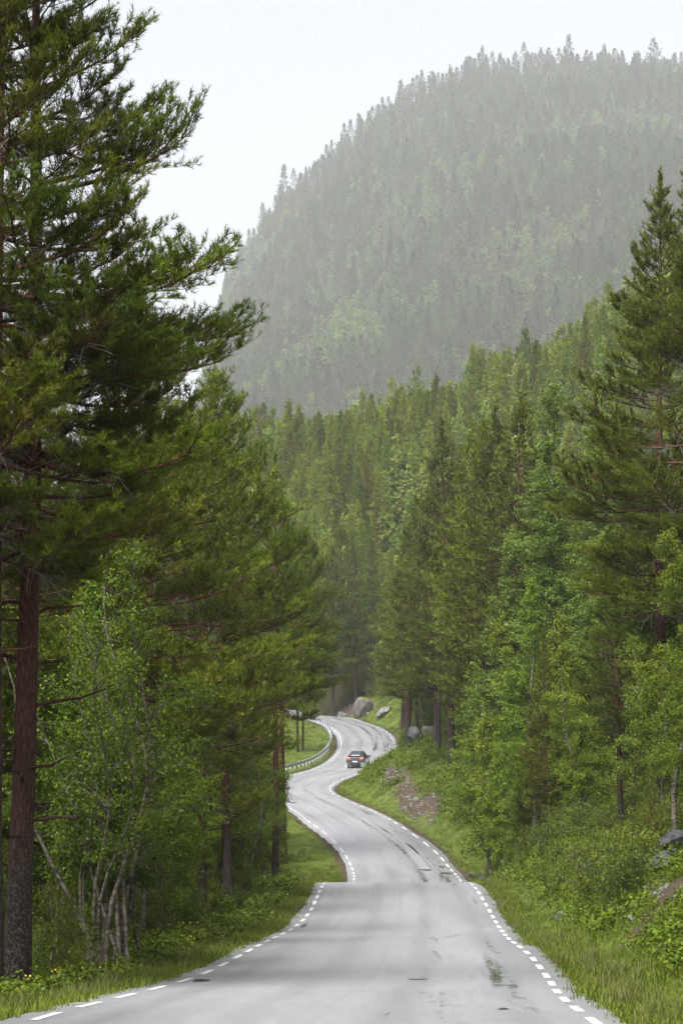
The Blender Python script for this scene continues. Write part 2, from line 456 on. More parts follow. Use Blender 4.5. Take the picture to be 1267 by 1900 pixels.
M['rock_dark'] = rock_mat('dark_wet_rock', (0.022, 0.022, 0.023), (0.085, 0.086, 0.088), 0.1)
M['rock_moss'] = rock_mat('mossy_rock', (0.06, 0.055, 0.05), (0.19, 0.17, 0.155), 0.6)
M['rubble'] = rock_mat('scree_stone', (0.05, 0.043, 0.037), (0.27, 0.26, 0.245), 0.02)
M['steel'] = simple_mat('galvanised_steel', (0.30, 0.31, 0.32), 0.45, 0.6, noise=(3, 0.2))

# ------------------------------------------------------------------ the road line (metres, x right, y away, z up)
ROAD = np.array([(-1.86,-15.83,0.11),(-1.76,-13.33,0.11),(-1.66,-10.83,0.11),(-1.56,-8.33,0.11),(-1.46,-5.83,0.11),(-1.36,-3.34,0.11),(-1.27,-0.84,0.11),(-1.17,1.66,0.11),(-1.07,4.16,0.11),(-0.97,6.66,0.11),(-0.87,9.15,0.11),(-0.77,11.65,0.11),(-0.67,14.15,0.11),(-0.57,16.65,0.11),(-0.47,19.15,0.11),(-0.37,21.64,0.11),(-0.29,24.14,0.09),(-0.20,26.64,0.04),(-0.09,29.14,-0.03),(0.04,31.64,-0.08),(0.19,34.13,-0.13),(0.35,36.63,-0.17),(0.49,39.12,-0.19),(0.61,41.62,-0.18),(0.72,44.12,-0.16),(0.82,46.62,-0.14),(0.90,49.11,-0.13),(0.97,51.61,-0.13),(1.04,54.11,-0.14),(1.11,56.61,-0.16),(1.20,59.11,-0.16),(1.30,61.61,-0.16),(1.41,64.10,-0.15),(1.50,66.60,-0.13),(1.59,69.10,-0.09),(1.68,71.60,-0.03),(1.75,74.10,0.06),(1.82,76.60,0.17),(1.87,79.10,0.29),(1.92,81.60,0.42),(1.97,84.10,0.54),(2.01,86.60,0.66),(2.05,89.10,0.75),(2.09,91.60,0.82),(2.14,94.09,0.85),(2.21,96.59,0.83),(2.29,99.09,0.77),(2.39,101.59,0.66),(2.49,104.09,0.54),(2.60,106.59,0.43),(2.72,109.08,0.33),(2.83,111.58,0.27),(2.95,114.08,0.26),(3.06,116.58,0.29),(3.16,119.07,0.36),(3.25,121.57,0.45),(3.32,124.07,0.57),(3.38,126.57,0.68),(3.41,129.07,0.80),(3.42,131.57,0.91),(3.40,134.07,1.04),(3.35,136.57,1.22),(3.26,139.07,1.44),(3.13,141.56,1.73),(2.95,144.06,2.07),(2.65,146.54,2.46),(2.23,149.00,2.90),(1.73,151.45,3.35),(1.23,153.90,3.75),(0.80,156.36,4.07),(0.49,158.84,4.32),(0.25,161.33,4.52),(0.05,163.82,4.69),(-0.14,166.32,4.86),(-0.35,168.81,5.02),(-0.62,171.29,5.22),(-0.97,173.77,5.45),(-1.42,176.23,5.71),(-1.94,178.67,5.99),(-2.46,181.12,6.27),(-2.91,183.58,6.52),(-3.26,186.05,6.75),(-3.51,188.54,6.98),(-3.65,191.04,7.20),(-3.67,193.54,7.44),(-3.58,196.03,7.67),(-3.40,198.53,7.89),(-3.14,201.01,8.11),(-2.81,203.49,8.35),(-2.42,205.96,8.60),(-1.99,208.42,8.85),(-1.55,210.88,9.09),(-1.11,213.35,9.32),(-0.67,215.81,9.54),(-0.23,218.27,9.75),(0.20,220.73,9.98),(0.57,223.20,10.22),(0.91,225.68,10.48),(1.22,228.16,10.75),(1.51,230.64,11.03),(1.78,233.13,11.33),(2.00,235.62,11.64),(2.20,238.11,11.94),(2.36,240.61,12.25),(2.48,243.10,12.55),(2.58,245.60,12.87),(2.66,248.10,13.19),(2.71,250.60,13.53),(2.73,253.10,13.89),(2.71,255.60,14.26),(2.64,258.10,14.64),(2.51,260.59,15.03),(2.32,263.09,15.41),(2.08,265.57,15.78),(1.77,268.06,16.14),(1.40,270.53,16.49),(0.95,272.99,16.82),(0.48,275.44,17.13),(0.01,277.90,17.43),(-0.43,280.36,17.71),(-0.82,282.83,17.99),(-1.13,285.31,18.24),(-1.40,287.79,18.47),(-1.66,290.28,18.70),(-1.99,292.76,18.92),(-2.50,295.20,19.13),(-3.25,297.58,19.35),(-4.24,299.88,19.57),(-5.44,302.07,19.80),(-6.85,304.13,20.02),(-8.45,306.05,20.23),(-10.23,307.80,20.43),(-12.17,309.38,20.58),(-14.25,310.76,20.67),(-16.45,311.93,20.73),(-18.76,312.89,20.78),(-21.14,313.66,20.83),(-23.55,314.29,20.88),(-25.99,314.87,20.93),(-28.42,315.44,20.98),(-30.85,316.02,21.03),(-33.29,316.59,21.08),(-35.72,317.16,21.13),(-38.15,317.73,21.18),(-40.59,318.31,21.23),(-43.02,318.88,21.28),(-45.46,319.45,21.33),(-47.89,320.02,21.38)])
_s = np.r_[0, np.cumsum(np.linalg.norm(np.diff(ROAD[:, :2], axis=0), axis=1))]
ST = np.arange(0, _s[-1], 0.5)
RP = np.stack([np.interp(ST, _s, ROAD[:, k]) for k in range(3)], 1)
_k = np.hanning(9); _k /= _k.sum()
for k in range(3):
    RP[4:-4, k] = np.convolve(RP[:, k], _k, 'valid')
_w = np.hanning(45); _w /= _w.sum()
_zs = RP[:, 2].copy(); _zs[22:-22] = np.convolve(RP[:, 2], _w, 'valid')
RP[:, 2] += (_zs - RP[:, 2]) * 0.6 * np.clip((84 - RP[:, 1]) / 12, 0, 1)
RT = np.gradient(RP[:, :2], axis=0); RT /= np.linalg.norm(RT, axis=1)[:, None]
RN = np.stack([RT[:, 1], -RT[:, 0]], 1)          # to the right
HALF, EDGE = 2.75, 3.06

def road_at(s, e, dz=0.0):
    """point at arc length s, e metres right of the centre"""
    s = np.asarray(s, float)
    c = np.stack([np.interp(s, ST, RP[:, k]) for k in range(3)], -1)
    nn = np.stack([np.interp(s, ST, RN[:, k]) for k in range(2)], -1)
    c[..., 0] += nn[..., 0] * e; c[..., 1] += nn[..., 1] * e; c[..., 2] += dz
    return c

RC = RP[::2]
def road_query(X, Y):
    """signed distance to the road's centre (right positive), smooth height drawn from the road, station"""
    X = np.asarray(X, float).ravel(); Y = np.asarray(Y, float).ravel()
    e = np.empty_like(X); zb = np.empty_like(X); st = np.empty_like(X)
    for i in range(0, len(X), 4000):
        x, y = X[i:i + 4000], Y[i:i + 4000]
        dx = x[:, None] - RC[None, :, 0]; dy = y[:, None] - RC[None, :, 1]
        d2 = dx * dx + dy * dy
        j = d2.argmin(1)
        n = RN[::2][j]; a = np.arange(len(x))
        sg = np.sign(dx[a, j] * n[:, 0] + dy[a, j] * n[:, 1])
        e[i:i + 4000] = np.sqrt(d2[a, j]) * np.where(sg == 0, 1, sg)
        w = 1.0 / (d2 + 0.3) ** 2.5
        zb[i:i + 4000] = (w * RC[None, :, 2]).sum(1) / w.sum(1)
        st[i:i + 4000] = ST[::2][j]
    return e, zb, st

# what the photograph shows of the far slopes, as bearings (pixel columns) and heights
MID_X = np.array([-900, 0, 250, 380, 440, 500, 620, 700, 760, 850, 900, 1000, 1060, 1110, 1267, 1600, 2200])
MID_Y = np.array([980, 930, 832, 790, 772, 756, 742, 724, 698, 674, 650, 614, 580, 530, 445, 340, 270])
RID_X = np.array([-900, 0, 300, 340, 372, 392, 410, 440, 462, 480, 520, 560, 600, 640, 690, 750, 800, 850, 900, 985, 1070, 1140, 1267, 1600, 2200])
RID_Y = np.array([1150, 1050, 930, 840, 720, 610, 540, 490, 462, 430, 365, 332, 298, 256, 212, 168, 140, 118, 104, 100, 92, 104, 108, 120, 220])
def zrow(y, d): return EYE + (YH - y) / F * d

def terrain(X, Y):
    shp = np.shape(X)
    X = np.asarray(X, float).ravel(); Y = np.asarray(Y, float).ravel()
    e, zb, st = road_query(X, Y)
    a = np.abs(e) - EDGE
    right = e > 0
    # right: narrow verge, shallow ditch, then the cut bank and the hillside
    pr = np.interp(a, [-9, -0.35, 0, 0.5, 1.1, 2.7, 4.6, 7.5, 14, 40, 400], [-0.2, -0.2, -0.02, -0.05, -0.05, 1.30, 2.30, 3.6, 5.8, 15, 122])
    # left: flat verge, low strip, forest floor level with the road
    pl = np.interp(a, [-9, -0.35, 0, 0.6, 2.0, 4.5, 9, 30, 400], [-0.2, -0.2, -0.02, -0.06, -0.16, -0.10, 0.1, -0.6, -18])
    rough = ss(a, 0.2, 3)
    nz = (vnoise(X / 2.3, Y / 2.3, 1) * 0.16 + vnoise(X / 0.8, Y / 0.8, 2) * 0.06) * rough
    nz = nz + vnoise(X / 6.5, Y / 6.5, 3) * 0.35 * ss(a, 2, 7)
    zn = zb + np.where(right, pr, pl) + nz
    # far
    d = np.maximum(Y, 60)
    u = CX + F * X / d
    ymid = np.interp(u, MID_X, MID_Y); yrid = np.interp(u, RID_X, RID_Y)
    zm = zrow(ymid, 420) - 12 + (d - 420) * 0.02
    z0 = 19 + np.interp(X, [-300, -60, -12, 2, 40, 300], [-16, -6, -1, 0, 13, 90])
    t = ss(d, 280, 425) * 0.55 + np.clip((d - 280) / 145, 0, 1) * 0.45
    zf = z0 + (zm - z0) * t
    zr = zrow(yrid, 3000)
    zg = zrow(ymid + 25, 1600) - 36                       # a hollow behind the wooded slope, then the mountain
    zmt = zm + (zg - zm) * ss(d, 440, 1600) + (zr - zg) * np.clip((d - 1600) / 1400, 0, 1)
    zmt = np.where(d > 3000, zr - (d - 3000) * 0.12, zmt)
    zf = zf + (zmt - zf) * ss(d, 430, 480)
    zf = zf + vnoise(X / 22, Y / 22, 5) * 1.6 * ss(d, 300, 400) + vnoise(X / 190, Y / 190, 6) * 22 * ss(d, 1600, 2000) * (1 - ss(d, 2650, 2990))
    w = np.maximum(ss(Y, 283, 318), ss(-X, 45, 90) * 0 ) * ss(np.abs(e), 3.5, 16)
    w = np.where(Y > 330, 1, w)
    z = zn * (1 - w) + zf * w
    return np.maximum(z, -8).reshape(shp)

def tz(x, y): return float(terrain(np.array([x]), np.array([y]))[0])

# terrain sheets
def grow(a, b, s0, f):
    out, s = [a], s0
    while out[-1] < b:
        out.append(out[-1] + s); s *= f
    return out
xs_f = np.arange(-13, 15.01, 0.4)
xr = np.array(grow(15.01 + .45, 420, 0.5, 1.07)); xl = -np.array(grow(13.45, 420, 0.5, 1.07))[::-1]
XS = np.concatenate([xl, xs_f, xr])
YN = np.concatenate([np.arange(-60, 18, 3.0), np.arange(18, 110, 0.6), np.arange(110, 300, 1.1), [300.0]])
YH_ = np.concatenate([[300.0], np.arange(304, 520, 4.0), [520.0]])
XM = np.concatenate([np.array(grow(530, 1200, 25, 1.2))[::-1] * -1, np.arange(-520, 521, 12.0), np.array(grow(530, 1200, 25, 1.2))])
YM = np.concatenate([[520.0], np.arange(540, 3030, 20.0), np.arange(3040, 3240, 30.0)])
def sheet(name, xs, ys, label):
    gx, gy = np.meshgrid(xs, ys)
    gz = terrain(gx, gy)
    V = np.stack([gx, gy, gz], -1).reshape(-1, 3)
    nx, ny = len(xs), len(ys)
    i = (np.arange(ny - 1)[:, None] * nx + np.arange(nx - 1)[None]).ravel()
    Q = np.stack([i, i + 1, i + nx + 1, i + nx], 1)
    e, zb, st = road_query(V[:, 0], V[:, 1])
    a = np.abs(e) - EDGE
    gravel = 1 - ss(a, 0.05, 0.85)
    # bare scree on the cut bank inside the bend and at the near end of the bank
    px = CX + F * V[:, 0] / np.maximum(V[:, 1], 10)
    scree = np.zeros(len(V))
    for sx, sy, rx, ry in SCREE:
        q = ((V[:, 0] - sx) / rx) ** 2 + ((V[:, 1] - sy) / ry) ** 2
        scree = np.maximum(scree, (1 - ss(q, 0.2, 1.6)) * 0.9)
    scree = scree * (0.80 + 0.45 * vnoise(V[:, 0] / 0.9, V[:, 1] / 2.2, 61))
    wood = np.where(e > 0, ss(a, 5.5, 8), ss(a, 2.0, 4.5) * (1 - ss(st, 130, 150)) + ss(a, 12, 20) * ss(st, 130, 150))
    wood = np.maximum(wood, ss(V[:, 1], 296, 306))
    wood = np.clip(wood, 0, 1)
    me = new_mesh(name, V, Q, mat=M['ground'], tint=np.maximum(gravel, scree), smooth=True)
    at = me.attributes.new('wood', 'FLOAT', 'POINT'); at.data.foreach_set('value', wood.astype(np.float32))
    o = link(name, me)
    return tag(o, kind='structure', label=label)

def at_px(x, y, d):
    """world x and z of a photo pixel at distance d"""
    return (x - CX) / F * d, EYE + (YH - y) / F * d

SCREE = []
for x, d, rx, ry in [(752, 176, 0.9, 9), (765, 168, 1.0, 8), (790, 160, 1.2, 7), (725, 184, .8, 7), (875, 133, .6, 2.5), (1215, 52, 0.45, 3.5), (1190, 46, .4, 2), (1125, 57, .5, 2), (1245, 47, .5, 3.5), (690, 292, 1.2, 2.5), (640, 300, 1.5, 3)]:
    SCREE.append(((x - CX) / F * d, d, rx, ry))

sheet('ground', XS, YN, 'grassy roadside and forest floor along the road')
sheet('hillside', XS, YH_, 'wooded slope rising beyond the bend')
sheet('mountain', XM, YM, 'misty forested mountain behind the slope')

# ------------------------------------------------------------------ the road
def build_road():
    s = np.concatenate([np.arange(0, ST[-1] - 1, 0.5)])
    es = np.array([-EDGE - 0.12, -EDGE, -2.4, -1.6, -0.8, 0, 0.8, 1.6, 2.4, EDGE, EDGE + 0.12])
    rows, uv = [], []
    wob_l = vnoise(s / 0.9, s * 0 + 3, 4) * 0.02 + vnoise(s / 4, s * 0 + 9, 4) * 0.06
    wob_r = vnoise(s / 0.9, s * 0 + 7, 8) * 0.03 + vnoise(s / 4, s * 0 + 2, 8) * 0.09
    for k, e in enumerate(es):
        ee = e + (wob_l if k < 2 else 0) + (wob_r if k > 8 else 0)
        ee = ee * np.ones_like(s)
        c = np.stack([np.interp(s, ST, RP[:, q]) for q in range(3)], -1)
        nn = np.stack([np.interp(s, ST, RN[:, q]) for q in range(2)], -1)
        c[:, :2] += nn * ee[:, None]
        c[:, 2] += (-0.16 if k in (0, 10) else 0) - 0.004 * np.abs(ee) 
        rows.append(c); uv.append(np.stack([ee, s], -1))
    V = np.stack(rows, 1); UV = np.stack(uv, 1).reshape(-1, 2)
    n, m = V.shape[:2]
    i = (np.arange(n - 1)[:, None] * m + np.arange(m - 1)[None]).ravel()
    Q = np.stack([i, i + 1, i + m + 1, i + m], 1)
    me = new_mesh('road', V.reshape(-1, 3), Q, mat=M['road'], smooth=True)
    uvl = me.uv_layers.new(name='road')
    uvl.data.foreach_set('uv', UV[Q.ravel()].astype(np.float32).ravel())
    return tag(link('road', me), kind='structure', label='wet grey winding country road with broken white edge lines')
road = build_road()

def dash(s0, length, e):
    k = 5
    s = np.linspace(s0 - length / 2, s0 + length / 2, k)
    a = road_at(s, e - 0.05, 0.006 - 0.004 * abs(e)); b = road_at(s, e + 0.05, 0.006 - 0.004 * abs(e))
    V = np.concatenate([a, b])
    Q = np.array([[j, k + j, k + j + 1, j + 1] for j in range(k - 1)])
    me = new_mesh('edge_dash', V, Q, mat=M['paint'])
    return link('edge_dash', me, road)
S24 = float(ST[np.argmin(np.abs(RP[:, 1] - 24.9) + (ST > 100) * 99)])
for side in (-1, 1):
    s = S24 + (0.0 if side < 0 else -0.9) - 9 * 3.02
    while s < ST[-1] - 20:
        if s > 2:
            dash(s, 1.65, side * HALF)
        s += 3.02

M['water'] = simple_mat('standing_water', (0.045, 0.045, 0.047), 0.14, 0.0, 0.5)
def puddle(px, py, s0, e0, length, width, seed):
    rg = np.random.default_rng(seed)
    k = 40; a = np.arange(k) * 6.2832 / k
    r = 1 + 0.16 * np.sin(a * 2 + rg.random() * 6) + 0.13 * np.sin(a * 3 + rg.random() * 6) + 0.07 * np.sin(a * 7 + rg.random() * 6)
    ds, de = np.cos(a) * r * length / 2, np.sin(a) * r * width / 2
    V = np.array([road_at(np.array([s0 + x]), e0 + y, 0.0045 - 0.004 * abs(e0 + y))[0] for x, y in zip(np.r_[0, ds], np.r_[0, de])])
    T = np.array([[0, i + 1, (i + 1) % k + 1] for i in range(k)])
    link('puddle', new_mesh('puddle', V, None, T, M['water']), road)
def sy(y): return float(ST[np.argmin(np.abs(RP[:, 1] - y))])
for k, (y, e, ln, wd) in enumerate([(37.0, -2.5, 1.1, 0.22), (67, -2.55, 2.6, 0.16), (37.5, 0.75, 0.45, 0.26), (133.6, 2.3, 1.5, 0.8), (136, 1.3, 1.2, 0.7), (138, 2.35, 1.2, 0.3), (27, 1.95, 0.5, 0.12), (146, 1.6, 5, 0.14), (153, 1.3, 6, 0.12)]):
    puddle(0, 0, sy(y), e, ln, wd, 300 + k)

# ------------------------------------------------------------------ tree builders (prototype meshes, shared by copies)
def interp_poly(B, i, f):
    """points and tangents on polylines B (n, k, 3) at fraction f"""
    k = B.shape[1] - 1
    x = np.clip(f, 0, 0.9999) * k
    j = x.astype(int); t = (x - j)[:, None]
    p = B[i, j] * (1 - t) + B[i, j + 1] * t
    return p, unit(B[i, j + 1] - B[i, j])

def blades(pos, dr, sl, K, nl, nw, rg, spread=0.75, up=0.15, tint=None):
    """K thin triangles along each shoot"""
    n = len(pos)
    u = rg.random((n, K, 1))
    base = pos[:, None] + dr[:, None] * (u * sl[:, None, None])
    rnd = rg.normal(size=(n, K, 3))
    d = unit(dr[:, None] * 0.85 + unit(rnd) * spread + np.array([0, 0, up]))
    L = nl * (0.75 + 0.5 * rg.random((n, K, 1)))
    w = unit(np.cross(d, rg.normal(size=(n, K, 3)))) * nw * 0.5
    V = np.stack([base - w, base + w, base + d * L], 2).reshape(-1, 3)
    T = np.arange(n * K * 3).reshape(-1, 3)
    tn = (tint[:, None] * np.ones((1, K)) + rg.normal(size=(n, K)) * 0.08)
    tn = np.repeat(tn.ravel(), 3)
    return V, T, np.clip(tn, 0, 1)

def rot_about(v, ax, ang):
    c, s = np.cos(ang)[:, None], np.sin(ang)[:, None]
    return v * c + np.cross(ax, v) * s + ax * (ax * v).sum(1, keepdims=True) * (1 - c)

def pine(seed, H, Rr, cb, wsp, nb, sub_step, shoot_step, K, nl, nw, trunk_r, needle_mat, shape=0.75, droop=0.0, stubs=8, sides=8, lean=0.02, skip=0.1, dead=0.0, zn=0.14):
    rg = np.random.default_rng(seed)
    zt = np.linspace(0, H, 14)
    ph = rg.random(2) * 6.28
    cx = lambda z: lean * H * (np.sin(z / H * 2.2 + ph[0]) - math.sin(ph[0])) + 0.0 * z
    cyy = lambda z: lean * H * (np.sin(z / H * 1.9 + ph[1]) - math.sin(ph[1]))
    tp = np.stack([cx(zt), cyy(zt), zt], 1); tp[0, 2] = -0.4
    tr = trunk_r * (1 - (zt / H) ** 1.15 * 0.93); tr[0] *= 1.25
    tubes = [tube(tp, tr, sides, 0.04, rg)]
    # whorls of branches
    B, BL, BT = [], [], []
    z = cb * H
    while z < H - 0.25:
        t = (z - cb * H) / (H * (1 - cb))
        prof = min(1.0, 0.62 + t / 0.22 * 0.38) * (1 - t) ** shape + 0.03
        az0 = rg.random() * 6.28
        for k in range(nb):
            if rg.random() < skip: continue
            az = az0 + k * 6.28 / nb + rg.normal() * 0.3
            L = Rr * prof * rg.uniform(0.68, 1.15)
            if L < 0.12: continue
            el = R(-14 - droop * 20) * (1 - t) + R(52) * t ** 1.3 + rg.normal() * 0.10
            zz = z + rg.normal() * 0.12
            p = np.array([float(cx(zz)), float(cyy(zz)), zz]); pts = [p]
            cu = rg.uniform(0.3, 0.8) * (1 - 0.6 * t)
            a = az
            for q in range(5):
                e2 = el + cu * (q / 4.0) ** 1.6
                a += rg.normal() * 0.12
                p = p + np.array([math.cos(a) * math.cos(e2), math.sin(a) * math.cos(e2), math.sin(e2)]) * L / 5
                pts.append(p)
            B.append(pts); BL.append(L); BT.append(t)
        z += wsp * rg.uniform(0.7, 1.3) * (1 - 0.35 * t)
    # leader tip
    B.append([np.array([float(cx(zz)), float(cyy(zz)), zz]) for zz in np.linspace(H * 0.93, H + 0.25, 6)]); BL.append(0.07 * H + .25); BT.append(0.97)
    B = np.array(B); BL = np.array(BL); BT = np.array(BT)
    nB = len(B)
    # limbs
    i = np.repeat(np.arange(nB), 5); q = np.tile(np.arange(5), nB)
    br = 0.010 + 0.013 * BL
    segs = [(B[i, q], B[i, q + 1], br[i] * (1 - q * 0.17), br[i] * (1 - (q + 1) * 0.17), 4)]
    # side twigs
    cnt = np.maximum(2, (BL / sub_step).astype(int))
    bi = np.repeat(np.arange(nB), cnt)
    fmin = np.clip(0.30 - 0.25 * BT, 0.05, 1)[bi]
    f = fmin + (1 - fmin) * rg.random(len(bi)) ** 0.85
    sp, st_ = interp_poly(B, bi, f)
    side = np.where(rg.random(len(bi)) < 0.5, -1, 1)
    up = np.tile([0, 0, 1.0], (len(bi), 1))
    sd = rot_about(st_, up, side * rg.uniform(0.5, 1.25, len(bi)))
    sd[:, 2] += rg.normal(0.16, zn, len(bi)); sd = unit(sd)
    slen = (0.42 * (1 - f) + 0.16) * BL[bi] * rg.uniform(0.55, 1.2, len(bi)) + 0.10
    se = sp + sd * slen[:, None]; se[:, 2] += slen * 0.14
    segs.append((sp, se, np.full(len(sp), 0.0075), np.full(len(sp), 0.003), 3))
    # needle shoots on the twigs and on branch ends
    c2 = np.maximum(1, (slen / shoot_step).astype(int))
    si = np.repeat(np.arange(len(sp)), c2)
    g = 0.25 + 0.75 * rg.random(len(si))
    hp = sp[si] + (se[si] - sp[si]) * g[:, None]
    hd = unit(unit(se - sp)[si] * 0.75 + rg.normal(size=(len(si), 3)) * 0.38 + np.array([0, 0, 0.45]))
    ce = np.maximum(2, (BL * 0.55 / shoot_step).astype(int))
    ei = np.repeat(np.arange(nB), ce); fe = 0.5 + 0.5 * rg.random(len(ei))
    ep, et = interp_poly(B, ei, fe)
    ed = unit(et * 0.6 + rg.normal(size=(len(ei), 3)) * 0.45 + np.array([0, 0, 0.4]))
    pos = np.concatenate([hp, ep]); dr = np.concatenate([hd, ed])
    bt = rg.random(nB) * 0.5
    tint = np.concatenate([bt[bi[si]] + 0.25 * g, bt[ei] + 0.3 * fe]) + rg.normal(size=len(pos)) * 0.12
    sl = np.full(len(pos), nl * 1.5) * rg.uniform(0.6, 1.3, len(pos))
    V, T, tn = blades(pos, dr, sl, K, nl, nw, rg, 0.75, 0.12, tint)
    crown = new_mesh('crown', V, None, T, needle_mat, tn)
    # stubs of dead limbs low on the trunk
    for k in range(stubs):
        zz = rg.uniform(0.12, max(0.2, cb + 0.05)) * H; az = rg.random() * 6.28; L = rg.uniform(0.25, 1.0) * (0.6 + Rr * 0.15)
        p = np.array([float(cx(zz)), float(cyy(zz)), zz]); pts = [p]
        for q_ in range(3):
            p = p + np.array([math.cos(az), math.sin(az), rg.normal(0.12, 0.2)]) * L / 3; pts.append(p)
        tubes.append(tube(pts, np.array([0.035, 0.03, 0.022, 0.012]) * trunk_r / 0.2, 5))
    for a in segs:
        tubes.append(segs_mesh(*a))
    VT, QT = cat_vq(tubes)
    trunk = new_mesh('trunk', VT, QT, mat=M['pbark'], smooth=True)
    deadm = None
    if dead:
        n = int(900 * dead)
        bi2 = rg.choice(np.where(BT < 0.55)[0], n); p, t_ = interp_poly(B, bi2, rg.uniform(0.1, 0.6, n))
        d = unit(t_ * 0.6 + rg.normal(size=(n, 3)) * 0.7 + np.array([0, 0, -0.25])); l_ = rg.uniform(0.15, 0.5, n)
        e1 = p + d * l_[:, None]; d2 = unit(d + rg.normal(size=(n, 3)) * 0.6); e2 = e1 + d2 * (l_ * 0.6)[:, None]
        Vd, Qd = cat_vq([segs_mesh(p, e1, np.full(n, .006), np.full(n, .004)), segs_mesh(e1, e2, np.full(n, .004), np.full(n, .002))])
        deadm = new_mesh('dead_twigs', Vd, Qd, mat=M['twigs'])
    return dict(trunk=trunk, crown=crown, dead=deadm, H=H)

def leaves(pos, rg, ll, lw, tint, hang=0.35):
    n = len(pos)
    d = unit(rg.normal(size=(n, 3)) + np.array([0, 0, -hang]))
    w = unit(np.cross(d, rg.normal(size=(n, 3)))) 
    L = (ll * rg.uniform(0.65, 1.3, n))[:, None]; W = (lw * rg.uniform(0.7, 1.25, n))[:, None]
    nrm = np.cross(d, w) * W * 0.25
    V = np.stack([pos - d * L * 0.5, pos + w * W * 0.5 + nrm, pos + d * L * 0.5, pos - w * W * 0.5 + nrm], 1).reshape(-1, 3)
    i = np.arange(n)[:, None] * 4
    T = np.concatenate([i + [[0, 1, 2]], i + [[0, 2, 3]]], 1).reshape(-1, 3)
    return V, T, np.clip(np.repeat(tint, 4), 0, 1)

def birch(seed, H, Rr, cb, nbr, per_m, nleaf, ll, lw, trunk_r, leaf, stems=1, lean=0.06, shape=0.6, bark='bbark', el0=58, sides=7, weep=0.5, splay=0.18):
    rg = np.random.default_rng(seed)
    tubes, B, BL, BT = [], [], [], []
    for s in range(stems):
        az = rg.random() * 6.28; Hs = H * (1 if s == 0 else rg.uniform(0.7, 1.0))
        sl = splay * rg.uniform(0.5, 1.3) * (0 if stems == 1 else 1)
        zt = np.linspace(0, 1, 12)
        ph = rg.random(3) * 6.28; am = lean * Hs
        fx = lambda t, az=az, sl=sl, Hs=Hs, ph=ph, am=am: sl * Hs * t * math.cos(az) + am * (np.sin(t * 3.1 + ph[0]) - np.sin(ph[0])) * 0.5 + am * .3 * (np.sin(t * 9 + ph[2]) - np.sin(ph[2]))
        fy = lambda t, az=az, sl=sl, Hs=Hs, ph=ph, am=am: sl * Hs * t * math.sin(az) + am * (np.sin(t * 2.7 + ph[1]) - np.sin(ph[1])) * 0.5
        off = rg.normal(size=2) * (0.12 if stems > 1 else 0)
        tp = np.stack([fx(zt) + off[0], fy(zt) + off[1], zt * Hs], 1); tp[0, 2] = -0.3
        tr = trunk_r * (1 - zt ** 0.9 * 0.92) * (1 if s == 0 else rg.uniform(0.65, 0.95)); tr[0] *= 1.2
        tubes.append(tube(tp, tr, sides, 0.05, rg))
        for k in range(nbr):
            t = cb + (1 - cb) * (k + rg.random()) / nbr
            tt = (t - cb) / (1 - cb)
            L = Rr * ((1 - tt) ** shape * min(1, 0.55 + tt / 0.3 * 0.45) + 0.06) * rg.uniform(0.6, 1.2)
            a = rg.random() * 6.28; el = R(el0) * (0.55 + 0.5 * tt) + rg.normal() * 0.15
            p = np.array([float(fx(t)) + off[0], float(fy(t)) + off[1], t * Hs]); pts = [p]
            for q in range(5):
                e2 = el - weep * 1.5 * (q / 4) ** 1.5
                a += rg.normal() * 0.2
                p = p + np.array([math.cos(a) * math.cos(e2), math.sin(a) * math.cos(e2), math.sin(e2)]) * L / 5; pts.append(p)
            B.append(pts); BL.append(L); BT.append(tt)
        B.append([np.array([float(fx(t)) + off[0], float(fy(t)) + off[1], t * Hs]) for t in np.linspace(0.9, 1.02, 6)]); BL.append(0.12 * Hs); BT.append(1)
    B = np.array(B); BL = np.array(BL); BT = np.array(BT); nB = len(B)
    i = np.repeat(np.arange(nB), 5); q = np.tile(np.arange(5), nB)
    br = 0.005 + 0.010 * BL
    tubes.append(segs_mesh(B[i, q], B[i, q + 1], br[i] * (1 - q * 0.18), br[i] * (1 - (q + 1) * 0.18), 3))
    cnt = np.maximum(2, (BL * per_m).astype(int)); bi = np.repeat(np.arange(nB), cnt)
    f = 0.12 + 0.88 * rg.random(len(bi))
    sp, st_ = interp_poly(B, bi, f)
    sd = unit(st_ * 0.7 + rg.normal(size=(len(bi), 3)) * 0.6 + np.array([0, 0, -0.15 * weep]))
    slen = (0.35 * (1 - f) + 0.14) * BL[bi] * rg.uniform(0.5, 1.2, len(bi)) + 0.12
    se = sp + sd * slen[:, None]; se[:, 2] -= slen * 0.25 * weep
    tubes.append(segs_mesh(sp, se, np.full(len(sp), 0.004), np.full(len(sp), 0.002), 3))
    wgt = slen / slen.sum()
    si = rg.choice(len(sp), nleaf, p=wgt)
    g = rg.random(nleaf) ** 0.7
    pos = sp[si] + (se[si] - sp[si]) * g[:, None] + rg.normal(size=(nleaf, 3)) * 0.05 * (1 + Rr * 0.15)
    tint = rg.random(nB)[bi[si]] * 0.5 + rg.random(nleaf) * 0.5
    V, T, tn = leaves(pos, rg, ll, lw, tint)
    crown = new_mesh('crown', V, None, T, M[leaf], tn)
    VT, QT = cat_vq(tubes)
    trunk = new_mesh('trunk', VT, QT, mat=M[bark], smooth=True)
    return dict(trunk=trunk, crown=crown, dead=None, H=H)

NM = M['needles']
P = {}
